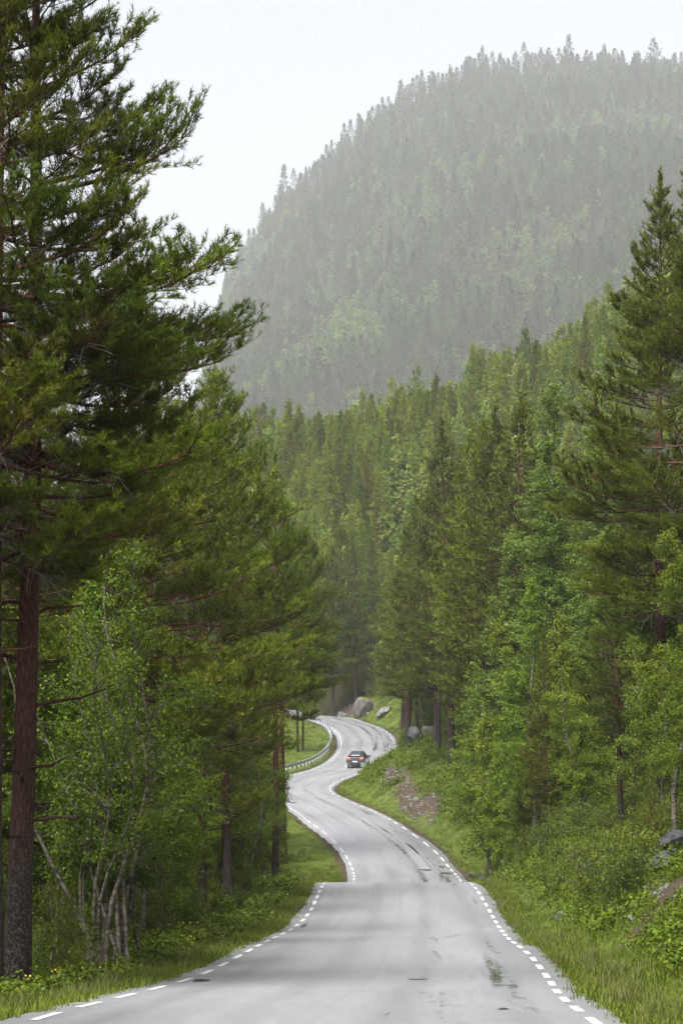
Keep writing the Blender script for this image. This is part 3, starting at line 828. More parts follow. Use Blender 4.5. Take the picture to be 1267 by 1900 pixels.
# big pines close by
P['hero'] = [pine(11, 18.5, 3.75, 0.34, 0.54, 5, 0.082, 0.053, 16, 0.085, 0.0105, 0.185, NM, 1.02, 0.25, 22, 12, 0.012, 0.25, 1.5, 0.18),
             pine(12, 20.0, 3.2, 0.34, 0.60, 5, 0.080, 0.062, 14, 0.090, 0.0125, 0.18, NM, 0.80, 0.15, 12, 10, 0.012, 0.06, 0.8, 0.10)]
P['near'] = [pine(20 + k, h, r, cb, 0.52, 6, 0.115, 0.09, 10, 0.11, 0.021, tr, NM, shp, dr, 10, 8, 0.015, 0.08, dd)
             for k, (h, r, cb, tr, shp, dr, dd) in enumerate([(15.0, 2.9, 0.24, 0.15, 0.65, 0.2, 0.5), (16.5, 2.4, 0.30, 0.15, 0.8, 0.1, 0.3), (14.0, 3.1, 0.34, 0.14, 0.6, 0.3, 0.6), (13.0, 2.2, 0.18, 0.11, 0.85, 0.0, 0.2), (14.0, 3.2, 0.56, 0.15, 0.5, 0.2, 0.4), (16.5, 2.3, 0.42, 0.14, 0.8, 0.1, 0.3)])]
P['mid'] = [pine(40 + k, h, r, cb, 0.56, 6, 0.20, 0.135, 8, 0.17, 0.042, tr, NM, shp, dr, 5, 6, 0.012, 0.08)
            for k, (h, r, cb, tr, shp, dr) in enumerate([(18.5, 2.7, 0.24, 0.17, 0.80, 0.1), (17.0, 2.4, 0.30, 0.15, 0.75, 0.1), (19.5, 3.0, 0.20, 0.18, 0.8, 0.15), (15.0, 2.7, 0.38, 0.15, 0.55, 0.2), (16.0, 2.2, 0.24, 0.13, 0.85, 0.0)])]
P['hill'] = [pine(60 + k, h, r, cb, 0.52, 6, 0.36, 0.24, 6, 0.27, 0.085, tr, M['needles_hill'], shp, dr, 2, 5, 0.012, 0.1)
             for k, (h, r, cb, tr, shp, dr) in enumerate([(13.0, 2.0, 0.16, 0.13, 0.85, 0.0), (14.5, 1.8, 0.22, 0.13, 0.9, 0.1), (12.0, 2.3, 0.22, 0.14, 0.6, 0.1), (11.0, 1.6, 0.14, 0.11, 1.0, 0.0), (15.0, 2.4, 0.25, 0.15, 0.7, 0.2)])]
P['birch_near'] = [birch(80, 8.2, 1.7, 0.22, 34, 9, 24000, 0.054, 0.042, 0.075, 'birch', 3, 0.07),
                   birch(81, 9.5, 1.8, 0.25, 44, 9, 30000, 0.054, 0.042, 0.085, 'birch', 1, 0.08),
                   birch(82, 6.5, 1.5, 0.12, 38, 9, 24000, 0.054, 0.042, 0.05, 'birch', 2, 0.06),
                   birch(83, 7.2, 1.3, 0.18, 34, 9, 20000, 0.054, 0.042, 0.055, 'birch', 1, 0.10)]
P['birch_mid'] = [birch(90 + k, h, r, cb, 46, 7, 20000, 0.088, 0.07, tr, 'birch', st, 0.04)
                  for k, (h, r, cb, tr, st) in enumerate([(11, 2.1, 0.12, 0.09, 1), (9, 2.0, 0.10, 0.07, 2), (13, 2.3, 0.2, 0.11, 1), (7, 1.8, 0.06, 0.06, 2)])]
P['aspen'] = [birch(100 + k, h, r, 0.10, 120, 7, 62000, 0.078, 0.070, tr, 'aspen', 1, 0.02, 0.75, 'bbark', 62, 7, 0.15)
              for k, (h, r, tr) in enumerate([(19, 2.6, 0.16), (16, 2.4, 0.14)])]
P['hill_birch'] = [birch(110 + k, h, r, 0.10, 44, 4, 4400, 0.25, 0.22, 0.10, 'hill_birch', 1, 0.03, 0.6, 'bbark', 60, 5, 0.2)
                   for k, (h, r) in enumerate([(11, 2.0), (9, 2.2), (13, 2.2)])]
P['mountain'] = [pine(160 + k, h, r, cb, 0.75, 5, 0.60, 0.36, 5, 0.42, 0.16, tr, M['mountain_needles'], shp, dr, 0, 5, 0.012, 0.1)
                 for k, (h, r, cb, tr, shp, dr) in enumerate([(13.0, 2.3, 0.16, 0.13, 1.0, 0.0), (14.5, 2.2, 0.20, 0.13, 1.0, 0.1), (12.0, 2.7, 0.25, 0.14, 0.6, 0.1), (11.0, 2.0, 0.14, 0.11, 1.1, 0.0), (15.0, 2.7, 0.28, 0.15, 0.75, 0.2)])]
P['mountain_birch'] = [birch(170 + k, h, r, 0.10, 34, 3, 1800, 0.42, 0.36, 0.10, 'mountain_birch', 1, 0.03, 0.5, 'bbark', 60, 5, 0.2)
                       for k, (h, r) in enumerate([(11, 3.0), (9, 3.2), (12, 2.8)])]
P['birch_bare'] = [birch(150 + k, h, 1.2, 0.3, 16, 7, n_, 0.054, 0.042, tr, 'birch', st, 0.11, 0.5, 'bbark', 50, 7, 0.3, 0.26)
                   for k, (h, n_, tr, st) in enumerate([(6.5, 2500, 0.046, 3), (5.0, 1000, 0.036, 2), (7.0, 3000, 0.052, 3)])]
P['sapling'] = [birch(120 + k, h, r, 0.05, 22, 10, n_, 0.055, 0.045, 0.02, 'shrub', st, 0.08, 0.5, 'stem', 55, 5, 0.2)
                for k, (h, r, n_, st) in enumerate([(2.6, 0.8, 2200, 2), (1.8, 0.7, 1600, 3), (3.6, 1.0, 3200, 2)])]
P['shrub'] = [birch(130 + k, h, r, 0.03, 12, 11, n_, 0.055, 0.042, 0.012, 'shrub', st, 0.1, 0.3, 'stem', 45, 4, 0.1, 0.5)
              for k, (h, r, n_, st) in enumerate([(0.9, 0.5, 1100, 4), (0.65, 0.45, 900, 5), (1.3, 0.6, 1500, 4)])]
P['smallpine'] = [pine(140 + k, h, r, 0.08, 0.26, 5, 0.10, 0.09, 8, 0.08, 0.012, 0.035, NM, 0.8, 0.0, 0, 6, 0.01, 0.05)
                  for k, (h, r) in enumerate([(3.2, 0.8), (2.2, 0.6)])]

# ------------------------------------------------------------------ planting
PLANTED = []
PREFIX = dict(hero='pine_tree', near='pine_tree', mid='pine_tree', hill='pine_tree', mountain='pine_tree', birch_near='birch_tree', birch_mid='birch_tree',
              aspen='aspen_tree', birch_bare='birch_tree', hill_birch='birch_tree', sapling='birch_sapling', shrub='shrub', smallpine='pine_sapling')
CATS = dict(pine_tree='pine tree', birch_tree='birch tree', aspen_tree='aspen tree', birch_sapling='birch sapling', shrub='shrub', pine_sapling='young pine')
COUNT = {}
vr = np.random.default_rng(99)
def plant(kind, k, x, y, scale, rz, label, group, tilt=(0, 0), z=None, wide=1.0):
    p = P[kind][k]
    nm = PREFIX[kind]
    COUNT[nm] = COUNT.get(nm, 0) + 1
    if tilt == (0, 0) and kind not in ('hero', 'shrub', 'sapling'):
        tilt = (vr.normal() * 0.018, vr.normal() * 0.018)
    wide *= vr.uniform(0.86, 1.18) if kind in ('near', 'mid', 'hill', 'birch_near', 'birch_mid', 'hill_birch') else 1.0
    r = link(nm, None, None, (x, y, tz(x, y) if z is None else z), (tilt[0], tilt[1], rz), (scale * wide, scale * wide, scale))
    r.empty_display_size = 0.5
    tag(r, label, CATS[nm], group)
    link('trunk', p['trunk'], r)
    link('crown', p['crown'], r)
    if p['dead'] is not None:
        link('dead_branches', p['dead'], r)['kind'] = 'stuff'
    PLANTED.append((x, y, 1.0))
    return r

def T(kind, k, px, d, top=None, rz=0.0, label='', group=None, h=None, tilt=(0, 0), wide=1.0):
    """a tree whose foot stands at photo column px, d metres away, and whose tip reaches photo row top"""
    x = (px - CX) / F * d
    z = tz(x, d)
    if h is None:
        h = zrow(top, d) - z
    return plant(kind, k, x, d, h / P[kind][k]['H'], rz, label, group, tilt, z, wide)

GL, GR = 'trees of the forest on the left of the road', 'trees of the forest on the right of the road'
# left of the road
T('hero', 0, 40, 34, None, 0.4, 'big pine with thick dark red trunk, rising out of the frame at upper left', GL, h=18.5)
T('hero', 1, -4, 33, None, 2.2, 'pine with lichen-grey trunk cut by the left edge of the frame', GL, h=17.5)
T('near', 2, 285, 60, 640, 1.1, 'bushy olive green pine behind the birch clump on the left', GL)
T('near', 0, 190, 52, 560, 2.0, 'pine standing just behind the big red trunked pine', GL)
T('near', 2, 428, 80, 700, 0.3, 'pine with upswept branch tips against the misty hill, left of the road', GL)
T('near', 0, 380, 72, 770, 3.6, 'olive pine between the bushy pine and the conical pine on the left', GL)
T('near', 5, 512, 100, 865, 0.8, 'conical yellow green pine with a slim pointed tip, left of the valley view', GL)
T('near', 5, 452, 112, 900, 5.0, 'broad pine just left of the conical yellow green pine', GL)
T('near', 4, 512, 139, 1000, 2.4, 'left trunk of the two bare dark trunks beside the left verge', 'pair of dark trunked pines by the left verge', wide=0.95)
T('near', 4, 528, 139.6, 1070, 4.4, 'right trunk of the two bare dark trunks beside the left verge', 'pair of dark trunked pines by the left verge', wide=1.05)
T('mid', 3, 553, 243, 1150, 1.4, 'left of two thin pines on the grass inside the guard rail bend', 'pair of pines inside the guard rail bend')
T('mid', 3, 562, 245, 1170, 2.9, 'right of two thin pines on the grass inside the guard rail bend', 'pair of pines inside the guard rail bend')
T('birch_near', 0, 195, 42, 1010, 0.5, 'multi-stemmed birch clump with crooked lichen-grey trunks on the left verge', GL)
T('birch_near', 3, 225, 43, 1080, 2.9, 'slim birch with a pale leaning stem beside the multi-stemmed clump', GL, tilt=(0.0, 0.10))
T('birch_near', 2, 160, 45, 1120, 4.4, 'two-stemmed birch between the big red trunk and the birch clump', GL, tilt=(0, -0.10))
T('birch_near', 1, 110, 47, 1180, 1.3, 'leafy birch close behind the big red trunked pine', GL)
T('birch_near', 1, 268, 54, 1130, 3.3, 'bright leaved birch right of the multi-stemmed clump', GL)
for k, (px, d, top, i) in enumerate([(310, 60, 1250, 2), (345, 74, 1330, 2), (385, 84, 1320, 3), (420, 88, 1300, 2), (452, 96, 1330, 0), (480, 104, 1310, 2), (497, 122, 1360, 3), (360, 92, 1240, 1), (330, 80, 1200, 0), (410, 100, 1220, 1), (465, 118, 1240, 1), (250, 66, 1210, 2), (215, 60, 1260, 0), (150, 56, 1330, 2), (80, 52, 1330, 2), (60, 60, 1230, 1), (300, 70, 1290, 3), (440, 108, 1360, 2), (508, 128, 1400, 3), (375, 80, 1440, 2), (320, 66, 1450, 2), (494, 134, 1400, 2), (480, 128, 1420, 3), (468, 131, 1380, 0), (500, 141, 1440, 2), (488, 118, 1480, 2)]):
    T('birch_near', i, px, d, top, k * 1.7, 'one of the leafy young birches crowding the left forest edge', 'young birches along the left forest edge')
for px, d, i, rz, tl, lab in [(200, 41, 2, 0.3, (0, 0), 'nearly bare crooked stems with grey lichen at the front of the birch clump'), (232, 41.5, 0, 1.9, (0, 0.08), 'nearly bare stems leaning right beside the birch clump'),
        (165, 41.5, 0, 3.4, (0, -0.14), 'thin bare stems leaning left between the red trunk and the birch clump'), (120, 42, 1, 5.0, (0, -0.2), 'thin bare stem leaning far left near the red trunk'), (262, 44, 1, 0.9, (0, 0.16), 'short bare stem leaning right at the edge of the birch clump')]:
    T('birch_bare', i, px, d, None, rz, lab, GL, h=P['birch_bare'][i]['H'], tilt=tl)
# right of the road
T('hero', 1, 1226, 75, 338, 2.6, 'tall dark pine with a tapering layered crown at the right edge', GR, wide=1.2)
T('hero', 0, 1290, 71, 300, 0.6, 'pine half cut by the right edge, beside the tall layered pine', GR)
T('near', 1, 1147, 82, 985, 0.9, 'pine with a bare orange trunk on the right bank above the rocks', GR)
T('near', 2, 1177, 88, 960, 2.9, 'dark trunked pine just right of the bare orange trunk', GR)
T('near', 3, 1012, 97, 1180, 5.0, 'short pine with a thin orange trunk at the foot of the aspens', GR)
T('near', 3, 1032, 103, 1150, 3.7, 'dark stemmed pine just behind the thin orange trunk', GR)
T('birch_near', 1, 1250, 62, 985, 0.2, 'light green birch at the right edge in front of the tall pine', GR)
T('birch_near', 0, 1248, 69, 1060, 1.2, 'birch with hanging leafy sprays below the tall layered pine', GR)
T('birch_near', 1, 1300, 58, 1200, 4.0, 'low bushy birch at the right edge above the rock slabs', GR)
T('birch_near', 2, 1082, 96, 1230, 3.4, 'small birch left of the orange trunk on the right bank', GR)
T('aspen', 0, 1045, 108, 722, 0.0, wide=1.25, label='tallest bluish green aspen on the right, left of the layered pine', group=GR)
T('aspen', 1, 998, 110, 860, 1.0, wide=1.3, label='bluish green aspen in the middle of the right hand aspens', group=GR)
T('aspen', 1, 955, 114, 1000, 2.2, wide=1.3, label='aspen at the left front of the right hand aspens', group=GR)
T('aspen', 0, 1085, 104, 800, 3.2, wide=1.3, label='aspen partly hidden behind the layered pine', group=GR)
T('birch_mid', 0, 930, 112, 1150, 2.0, 'grey green birch leaning out at the foot of the aspens', GR)
T('birch_mid', 2, 985, 102, 1090, 0.7, 'grey green full birch in front of the aspens', GR)
T('birch_mid', 1, 1070, 101, 1130, 4.1, 'dense birch between the aspens and the orange trunk', GR)
T('birch_mid', 3, 955, 108, 1330, 5.1, 'low dark birch at the foot of the right bank trees', GR)
T('birch_mid', 3, 965, 104, 1400, 1.9, 'bushy birch beside the thin orange trunk', GR)
T('birch_mid', 1, 905, 128, 1240, 3.0, 'birch at the left end of the right hand birches', GR)
GD = 'dark pines above the scree bank'
for px, d, top, i, rz, lab in [
        (757, 196, 935, 0, .3, 'dark pine whose straight bare trunk stands behind the big grey boulder'),
        (773, 204, 985, 4, 1.3, 'slim pine just right of the straight trunk behind the boulder'),
        (787, 208, 1000, 1, 2.3, 'dark pine second right of the trunk behind the boulder'),
        (797, 212, 930, 4, 4.3, 'narrow dark pine in the middle of the pines over the scree'),
        (808, 190, 860, 0, 3.3, 'dark pine with leaning foot above the scree'),
        (838, 176, 792, 2, 4.6, 'tall pointed dark pine, highest over the scree bank'),
        (850, 180, 850, 1, 5.3, 'pine pressed against the tall pointed dark pine'),
        (874, 166, 800, 1, 0.9, 'broad topped pine right of the tall pointed dark pine'),
        (896, 152, 790, 0, 1.9, 'pine with a thin leaning reddish stem at the right of the scree'),
        (925, 150, 765, 2, 2.7, 'round topped olive pine left of the aspens'),
        (955, 142, 755, 1, 3.9, 'olive pine close behind the aspens'),
        (764, 222, 1000, 4, 5.5, 'leftmost dark pine over the outside of the bend'),
        (752, 246, 990, 1, 0.2, 'pine at the outside of the far bend behind the slab'),
        (746, 262, 1030, 4, 1.2, 'small pine nearest the rounded boulder at the far bend')]:
    T('mid', i, px, d, top, rz, lab, GD, wide=1.5 if d > 215 else 1.2)
# the far side of the bend
for px, d, top, i, rz, lab in [
        (660, 300, 1010, 4, 0.4, 'slender pine with a bare trunk left of the rounded boulder'),
        (690, 306, 1000, 1, 2.0, 'hazy pine behind the rounded boulder'),
        (640, 308, 980, 3, 3.1, 'hazy pine at the head of the far bend'),
        (618, 300, 1020, 0, 4.0, 'hazy pine left of the head of the far bend')]:
    T('mid', i, px, d, top, rz, lab, 'hazy pines behind the far bend')

def free(x, y, r):
    for a, b, q in PLANTED:
        if (a - x) ** 2 + (b - y) ** 2 < r * r:
            return False
    return True

def scatter(n, box, rmin, test):
    out = []
    x = rng.uniform(box[0], box[1], n); y = rng.uniform(box[2], box[3], n)
    e, zb, st = road_query(x, y)
    for i in range(n):
        if test(x[i], y[i], e[i], st[i]) and free(x[i], y[i], rmin):
            out.append((x[i], y[i]))
            PLANTED.append((x[i], y[i], 1.0))
    return out

# forest behind the named trees on the left
for x, y in scatter(900, (-30, -3, 38, 150), 2.1, lambda x, y, e, st: e < -6.8 and x > -5 - y * 0.16 and (CX + F * x / y) > -160 and (CX + F * x / y) < 490):
    if rng.random() < 0.55:
        k = int(rng.integers(0, 4)); h = rng.uniform(10, 14.5)
        plant('near', k, x, y, h / P['near'][k]['H'], rng.random() * 6.28, 'one of the crowded pines inside the left forest', 'pines inside the left forest')
    else:
        k = int(rng.integers(0, 4)); h = rng.uniform(5, 9)
        plant('birch_near', k, x, y, h / P['birch_near'][k]['H'], rng.random() * 6.28, 'one of the birches deeper inside the left forest', 'birches inside the left forest')
for x, y in scatter(400, (-45, -6, 150, 285), 2.8, lambda x, y, e, st: e < -9 and (CX + F * x / y) > 200 and (CX + F * x / y) < 470 ):
    k = int(rng.integers(0, 5)); h = rng.uniform(10, 14)
    plant('mid', k, x, y, h / P['mid'][k]['H'], rng.random() * 6.28, 'one of the pines beyond the left forest edge, inside the bend', 'pines inside the bend')
# forest on the right bank
for x, y in scatter(2600, (3, 60, 58, 285), 2.3, lambda x, y, e, st: e > 9.5 and e < 34 and (CX + F * x / y) < 1400 and (y > 75 or e > 11)):
    u = rng.random()
    if u < 0.66:
        k = int(rng.integers(0, 5)); h = rng.uniform(12, 17.5)
        plant('mid', k, x, y, h / P['mid'][k]['H'], rng.random() * 6.28, 'one of the many pines standing in the right bank forest', 'pines in the right bank forest')
    else:
        k = int(rng.integers(0, 4)); h = rng.uniform(6, 12)
        plant('birch_mid', k, x, y, h / P['birch_mid'][k]['H'], rng.random() * 6.28, 'one of the many birches standing in the right bank forest', 'birches in the right bank forest')

# the wooded slope and the mountain
def slope_points(d0, d1, step, u0, u1):
    out = []
    y = d0
    while y < d1:
        sp = step
        x0, x1 = (u0 - CX) / F * y, (u1 - CX) / F * y
        n = int((x1 - x0) / sp)
        xs_ = x0 + (np.arange(n) + rng.random(n)) * sp
        ys_ = y + rng.uniform(-.5, .5, n) * sp
        out.append(np.stack([xs_, ys_], 1))
        y += sp
    return np.concatenate(out)
hp = slope_points(288, 500, 3.4, 300, 1330)
e, zb, st = road_query(hp[:, 0], hp[:, 1])
hp = hp[(np.abs(e) > 6.5)]
hp = hp[[free(a, b, 2.2) for a, b in hp]]
hp = hp[np.argsort(hp[:, 1])]
grove = vnoise(hp[:, 0] / 13, hp[:, 1] / 13, 31) + rng.normal(size=len(hp)) * 0.35
isb = grove > -0.08 - 0.15 * (hp[:, 1] > 400)
rest = []
for (x, y), b in zip(hp, isb):
    rz = rng.random() * 6.28
    if b and COUNT.get('birch_tree', 0) < 285:
        k = int(rng.integers(0, 3)); h = rng.uniform(8, 12.5)
        plant('hill_birch', k, x, y, h / P['hill_birch'][k]['H'], rz, 'one of the pale green birches on the slope beyond the bend', 'birches on the slope beyond the bend')
    elif not b and COUNT.get('pine_tree', 0) < 285:
        k = int(rng.integers(0, 5)); h = rng.uniform(7.5, 16)
        plant('hill', k, x, y, h / P['hill'][k]['H'], rz, 'one of the pines on the slope beyond the bend', 'pines on the slope beyond the bend')
    else:
        rest.append((x, y, b))
print('planted', COUNT, 'rest on slope', len(rest))

def gn_stuff(name, label, pts, rz, sc, idx, protos, wide=1.0):
    """one object: instanced copies of the prototypes' meshes on its points"""
    n = len(pts)
    me = bpy.data.meshes.new(name)
    me.vertices.add(n); me.vertices.foreach_set('co', np.asarray(pts, np.float32).ravel())
    for nm, v, t in (('rz', rz, 'FLOAT'), ('sc', sc, 'FLOAT'), ('idx', idx, 'INT')):
        a = me.attributes.new(nm, t, 'POINT')
        a.data.foreach_set('value', np.asarray(v, np.int32 if t == 'INT' else np.float32))
    o = link(name, me)
    tag(o, label, None, None, 'stuff')
    g = bpy.data.node_groups.new(name, 'GeometryNodeTree')
    g.interface.new_socket(name='Geometry', in_out='INPUT', socket_type='NodeSocketGeometry')
    g.interface.new_socket(name='Geometry', in_out='OUTPUT', socket_type='NodeSocketGeometry')
    nd, lk = g.nodes, g.links
    gi, go = nd.new('NodeGroupInput'), nd.new('NodeGroupOutput')
    def attr(nm, t):
        q = nd.new('GeometryNodeInputNamedAttribute'); q.data_type = t; q.inputs['Name'].default_value = nm; return q.outputs['Attribute']
    a_rz, a_sc, a_ix = attr('rz', 'FLOAT'), attr('sc', 'FLOAT'), attr('idx', 'INT')
    cx = nd.new('ShaderNodeCombineXYZ'); lk.new(a_rz, cx.inputs['Z'])
    vsc = nd.new('ShaderNodeVectorMath'); vsc.operation = 'MULTIPLY'; vsc.inputs[1].default_value = (wide, wide, 1); lk.new(a_sc, vsc.inputs[0])
    jn = nd.new('GeometryNodeJoinGeometry')
    for k, objs in enumerate(protos):
        cm = nd.new('FunctionNodeCompare'); cm.data_type = 'INT'; cm.operation = 'EQUAL'
        si = [s for s in cm.inputs if s.type == 'INT']
        lk.new(a_ix, si[0]); si[1].default_value = k
        for ob in objs:
            oi = nd.new('GeometryNodeObjectInfo'); oi.inputs['Object'].default_value = ob
            oi.inputs['As Instance'].default_value = True
            ip = nd.new('GeometryNodeInstanceOnPoints')
            lk.new(gi.outputs[0], ip.inputs['Points']); lk.new(cm.outputs[0], ip.inputs['Selection'])
            lk.new(oi.outputs['Geometry'], ip.inputs['Instance'])
            lk.new(cx.outputs[0], ip.inputs['Rotation']); lk.new(vsc.outputs[0], ip.inputs['Scale'])
            lk.new(ip.outputs[0], jn.inputs[0])
    lk.new(jn.outputs[0], go.inputs[0])
    md = o.modifiers.new('instances', 'NODES'); md.node_group = g
    return o

def src(me):
    return bpy.data.objects.new(me.name + '_source', me)      # data only, never linked into the scene
def forest(name, label, xy, isb, hmin, hmax, wide=1.15, kinds=('hill', 'hill_birch')):
    protos = P[kinds[0]] + P[kinds[1]]
    FOREST = [[src(p['trunk']), src(p['crown'])] for p in protos]
    xy = np.asarray(xy, float); n = len(xy)
    z = terrain(xy[:, 0], xy[:, 1])
    idx = np.where(isb, 5 + rng.integers(0, 3, n), rng.integers(0, 5, n))
    hh = np.array([p['H'] for p in protos])[idx]
    h = rng.uniform(hmin, hmax, n) * np.where(isb, 0.78, 1.0)
    gn_stuff(name, label, np.c_[xy, z], rng.random(n) * 6.28, h / hh, idx, FOREST, wide)
if rest:
    rest = np.array(rest, float)
    forest('slope_forest', 'mixed pine and birch wood covering the upper slope beyond the bend', rest[:, :2], rest[:, 2] > 0.5, 10, 15)
mp_ = slope_points(1570, 3016, 12.2, 250, 1420)
gv = vnoise(mp_[:, 0] / 77, mp_[:, 1] / 105, 41) + rng.normal(size=len(mp_)) * 0.4
tx = terrain(mp_[:, 0], mp_[:, 1])
keep = rng.random(len(mp_)) < 0.93
mp_, gv = mp_[keep], gv[keep]
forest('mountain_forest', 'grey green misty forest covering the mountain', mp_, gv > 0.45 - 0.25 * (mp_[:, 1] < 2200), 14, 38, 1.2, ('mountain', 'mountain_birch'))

# unseen forest beyond the frame, added to keep side light out of the wood
NEARSRC = [[src(p['trunk']), src(p['crown'])] for p in P['near'][:4] + P['birch_near'][1:3]]
sx_ = []
for x0, x1, y0, y1 in ((-70, -4, -40, 150), (6, 75, -40, 120)):
    n = 420
    sx_.append(np.stack([rng.uniform(x0, x1, n), rng.uniform(y0, y1, n)], 1))
sx_ = np.concatenate(sx_); e, zb, st = road_query(sx_[:, 0], sx_[:, 1])
uu = CX + F * sx_[:, 0] / np.maximum(sx_[:, 1], 1.0)
ok = (np.abs(e) > 7.5) & ((sx_[:, 1] < 4) | (uu < -320) | (uu > 1600))
sx_ = sx_[ok]; n = len(sx_)
gn_stuff('unseen_forest', 'unseen mixed forest continuing beside the near road, added to block light', np.c_[sx_, terrain(sx_[:, 0], sx_[:, 1])], rng.random(n) * 6.28, rng.uniform(0.8, 1.1, n), rng.integers(0, 6, n), NEARSRC)
for px, h, i, lab in [(521, 42, 0, 'tall lone pine high on the left shoulder of the misty mountain'), (543, 30, 4, 'slim pine right of the tall lone pine on the mountain shoulder'), (484, 33, 3, 'sparse pine on the rocky outcrop of the mountain edge'), (458, 30, 1, 'pine below the rocky outcrop on the mountain edge'), (424, 26, 4, 'lowest pine on the left skyline of the mountain'),
                      (985, 31, 4, 'small pointed pine on the flat top of the misty mountain'), (1072, 36, 3, 'tallest round topped pine on the mountain top'), (1138, 32, 3, 'broad pine on the mountain top right of the tallest one'), (1236, 38, 2, 'big dark pine at the right end of the mountain top'), (905, 30, 3, 'rounded pine on the mountain crest'), (750, 28, 4, 'pine on the steep left crest of the mountain'), (640, 30, 0, 'pine where the mountain crest steepens')]:
    T('mountain', i, px, 2994, None, px * 0.1, lab, 'skyline pines on the misty mountain', h=h * 1.36, wide=1.1)

# ------------------------------------------------------------------ saplings and shrubs
def shrubs(lst, kind, label, group):
    for px, d, h, i, rz in lst:
        x = (px - CX) / F * d
        plant(kind, i, x, d, h / P[kind][i]['H'], rz, label, group)
shrubs([(95, 36.5, 1.5, 1, 0), (125, 38, 1.2, 0, 1), (75, 35.5, 0.9, 1, 2), (150, 41, 1.0, 1, 4)], 'sapling', 'one of the leafy saplings at the foot of the big red trunk', 'saplings at the foot of the big pine')
shrubs([(300, 58, 1.9, 0, 1), (318, 64, 2.1, 1, 2), (345, 78, 1.7, 2, 3), (285, 55, 1.4, 1, 4), (400, 92, 1.8, 0, 5), (440, 100, 2.0, 2, 0)], 'sapling', 'one of the leafy saplings where the left forest meets the grass', 'saplings along the left grass')
for k in range(40):
    d = float(rng.uniform(44, 128)); s = float(np.interp(d, RP[:260, 1], ST[:260]))
    e = float(rng.uniform(6.6, 12.5))
    q = road_at(np.array([s]), e)[0]
    u = CX + F * q[0] / q[1]
    if u > 1300 or (u > 1080 and q[1] < 66) or (980 < u < 1200 and q[1] < 98): continue
    i = int(rng.integers(0, 3))
    plant('sapling', i, q[0], q[1], rng.uniform(0.7, 1.3), rng.random() * 6.28, 'one of the leafy saplings growing on the right bank', 'saplings on the right bank')
for k in range(46):
    s = float(rng.uniform(140, 205)); e = float(rng.uniform(6.4, 12))
    q = road_at(np.array([s]), e)[0]
    u = CX + F * q[0] / q[1]
    if rng.random() < 0.5 or (735 < u < 815 and q[1] < 198): continue
    plant('sapling', int(rng.integers(0, 2)), q[0], q[1], rng.uniform(0.6, 1.2), rng.random() * 6.28, 'one of the small bushes on the scree bank by the bend', 'bushes on the scree bank')
for k in range(170):
    d = float(rng.uniform(31, 105)); s = float(np.interp(d, RP[:260, 1], ST[:260]))
    e = float(EDGE + rng.uniform(1.7, 7.5))
    q = road_at(np.array([s]), e)[0]
    u = CX + F * q[0] / q[1]
    if u > 1310 or (u > 1170 and q[1] < 62 and rng.random() < 0.7): continue
    i = int(rng.integers(0, 3))
    plant('shrub', i, q[0], q[1], rng.uniform(0.6, 1.15), rng.random() * 6.28, 'one of the low green bushes covering the right bank', 'low bushes on the right bank')
for k in range(40):
    d = float(rng.uniform(33, 100)); s = float(np.interp(d, RP[:260, 1], ST[:260]))
    e = -float(EDGE + rng.uniform(2.0, 4.5))
    q = road_at(np.array([s]), e)[0]
    i = int(rng.integers(0, 3))
    plant('shrub', i, q[0], q[1], rng.uniform(0.5, 0.9), rng.random() * 6.28, 'one of the low bushes along the left forest edge', 'low bushes on the left verge')
for k in range(64):
    d = float(rng.uniform(50, 132)); s = float(np.interp(d, RP[:260, 1], ST[:260]))
    e = -float(EDGE + rng.uniform(3.4, 7.5))
    q = road_at(np.array([s]), e)[0]
    plant('sapling', int(rng.integers(0, 3)), q[0], q[1], rng.uniform(0.6, 1.25), rng.random() * 6.28, 'one of the leafy saplings filling the left forest edge', 'saplings inside the left forest edge', wide=1.25)
for k, (px, d, h) in enumerate([(765, 214, 3.2), (782, 218, 4.5), (800, 204, 3.6), (815, 200, 5.0), (826, 192, 3.0), (842, 188, 4.2), (795, 226, 5.5), (860, 178, 3.6), (775, 232, 4.6), (750, 236, 3.0), (832, 206, 5.5), (812, 222, 6.0), (880, 162, 3.2), (868, 186, 5.0)]):
    x = (px - CX) / F * d
    plant('birch_mid', 3 if k % 2 else 1, x, d, h / P['birch_mid'][3 if k % 2 else 1]['H'], k * 1.3, 'one of the leafy birches growing between the bare trunks over the scree', 'young birches between the trunks over the scree', wide=1.2)
for k in range(26):
    px = float(rng.uniform(600, 735)); d = float(rng.uniform(288, 312)); x = (px - CX) / F * d
    if abs(float(road_query([x], [d])[0][0])) < 6 or (650 < px < 725 and d < 294): continue
    plant('sapling', int(rng.integers(0, 3)), x, d, rng.uniform(0.7, 1.3), rng.random() * 6.28, 'one of the bushes round the boulders at the head of the bend', 'bushes at the head of the far bend', wide=1.4)
T('smallpine', 0, 1205, 60, 1440, 0.3, 'young pine with thin see-through crown above the rock slab', GR)
T('smallpine', 1, 1100, 70, 1540, 1.3, 'small young pine on the mossy rock bank', GR)

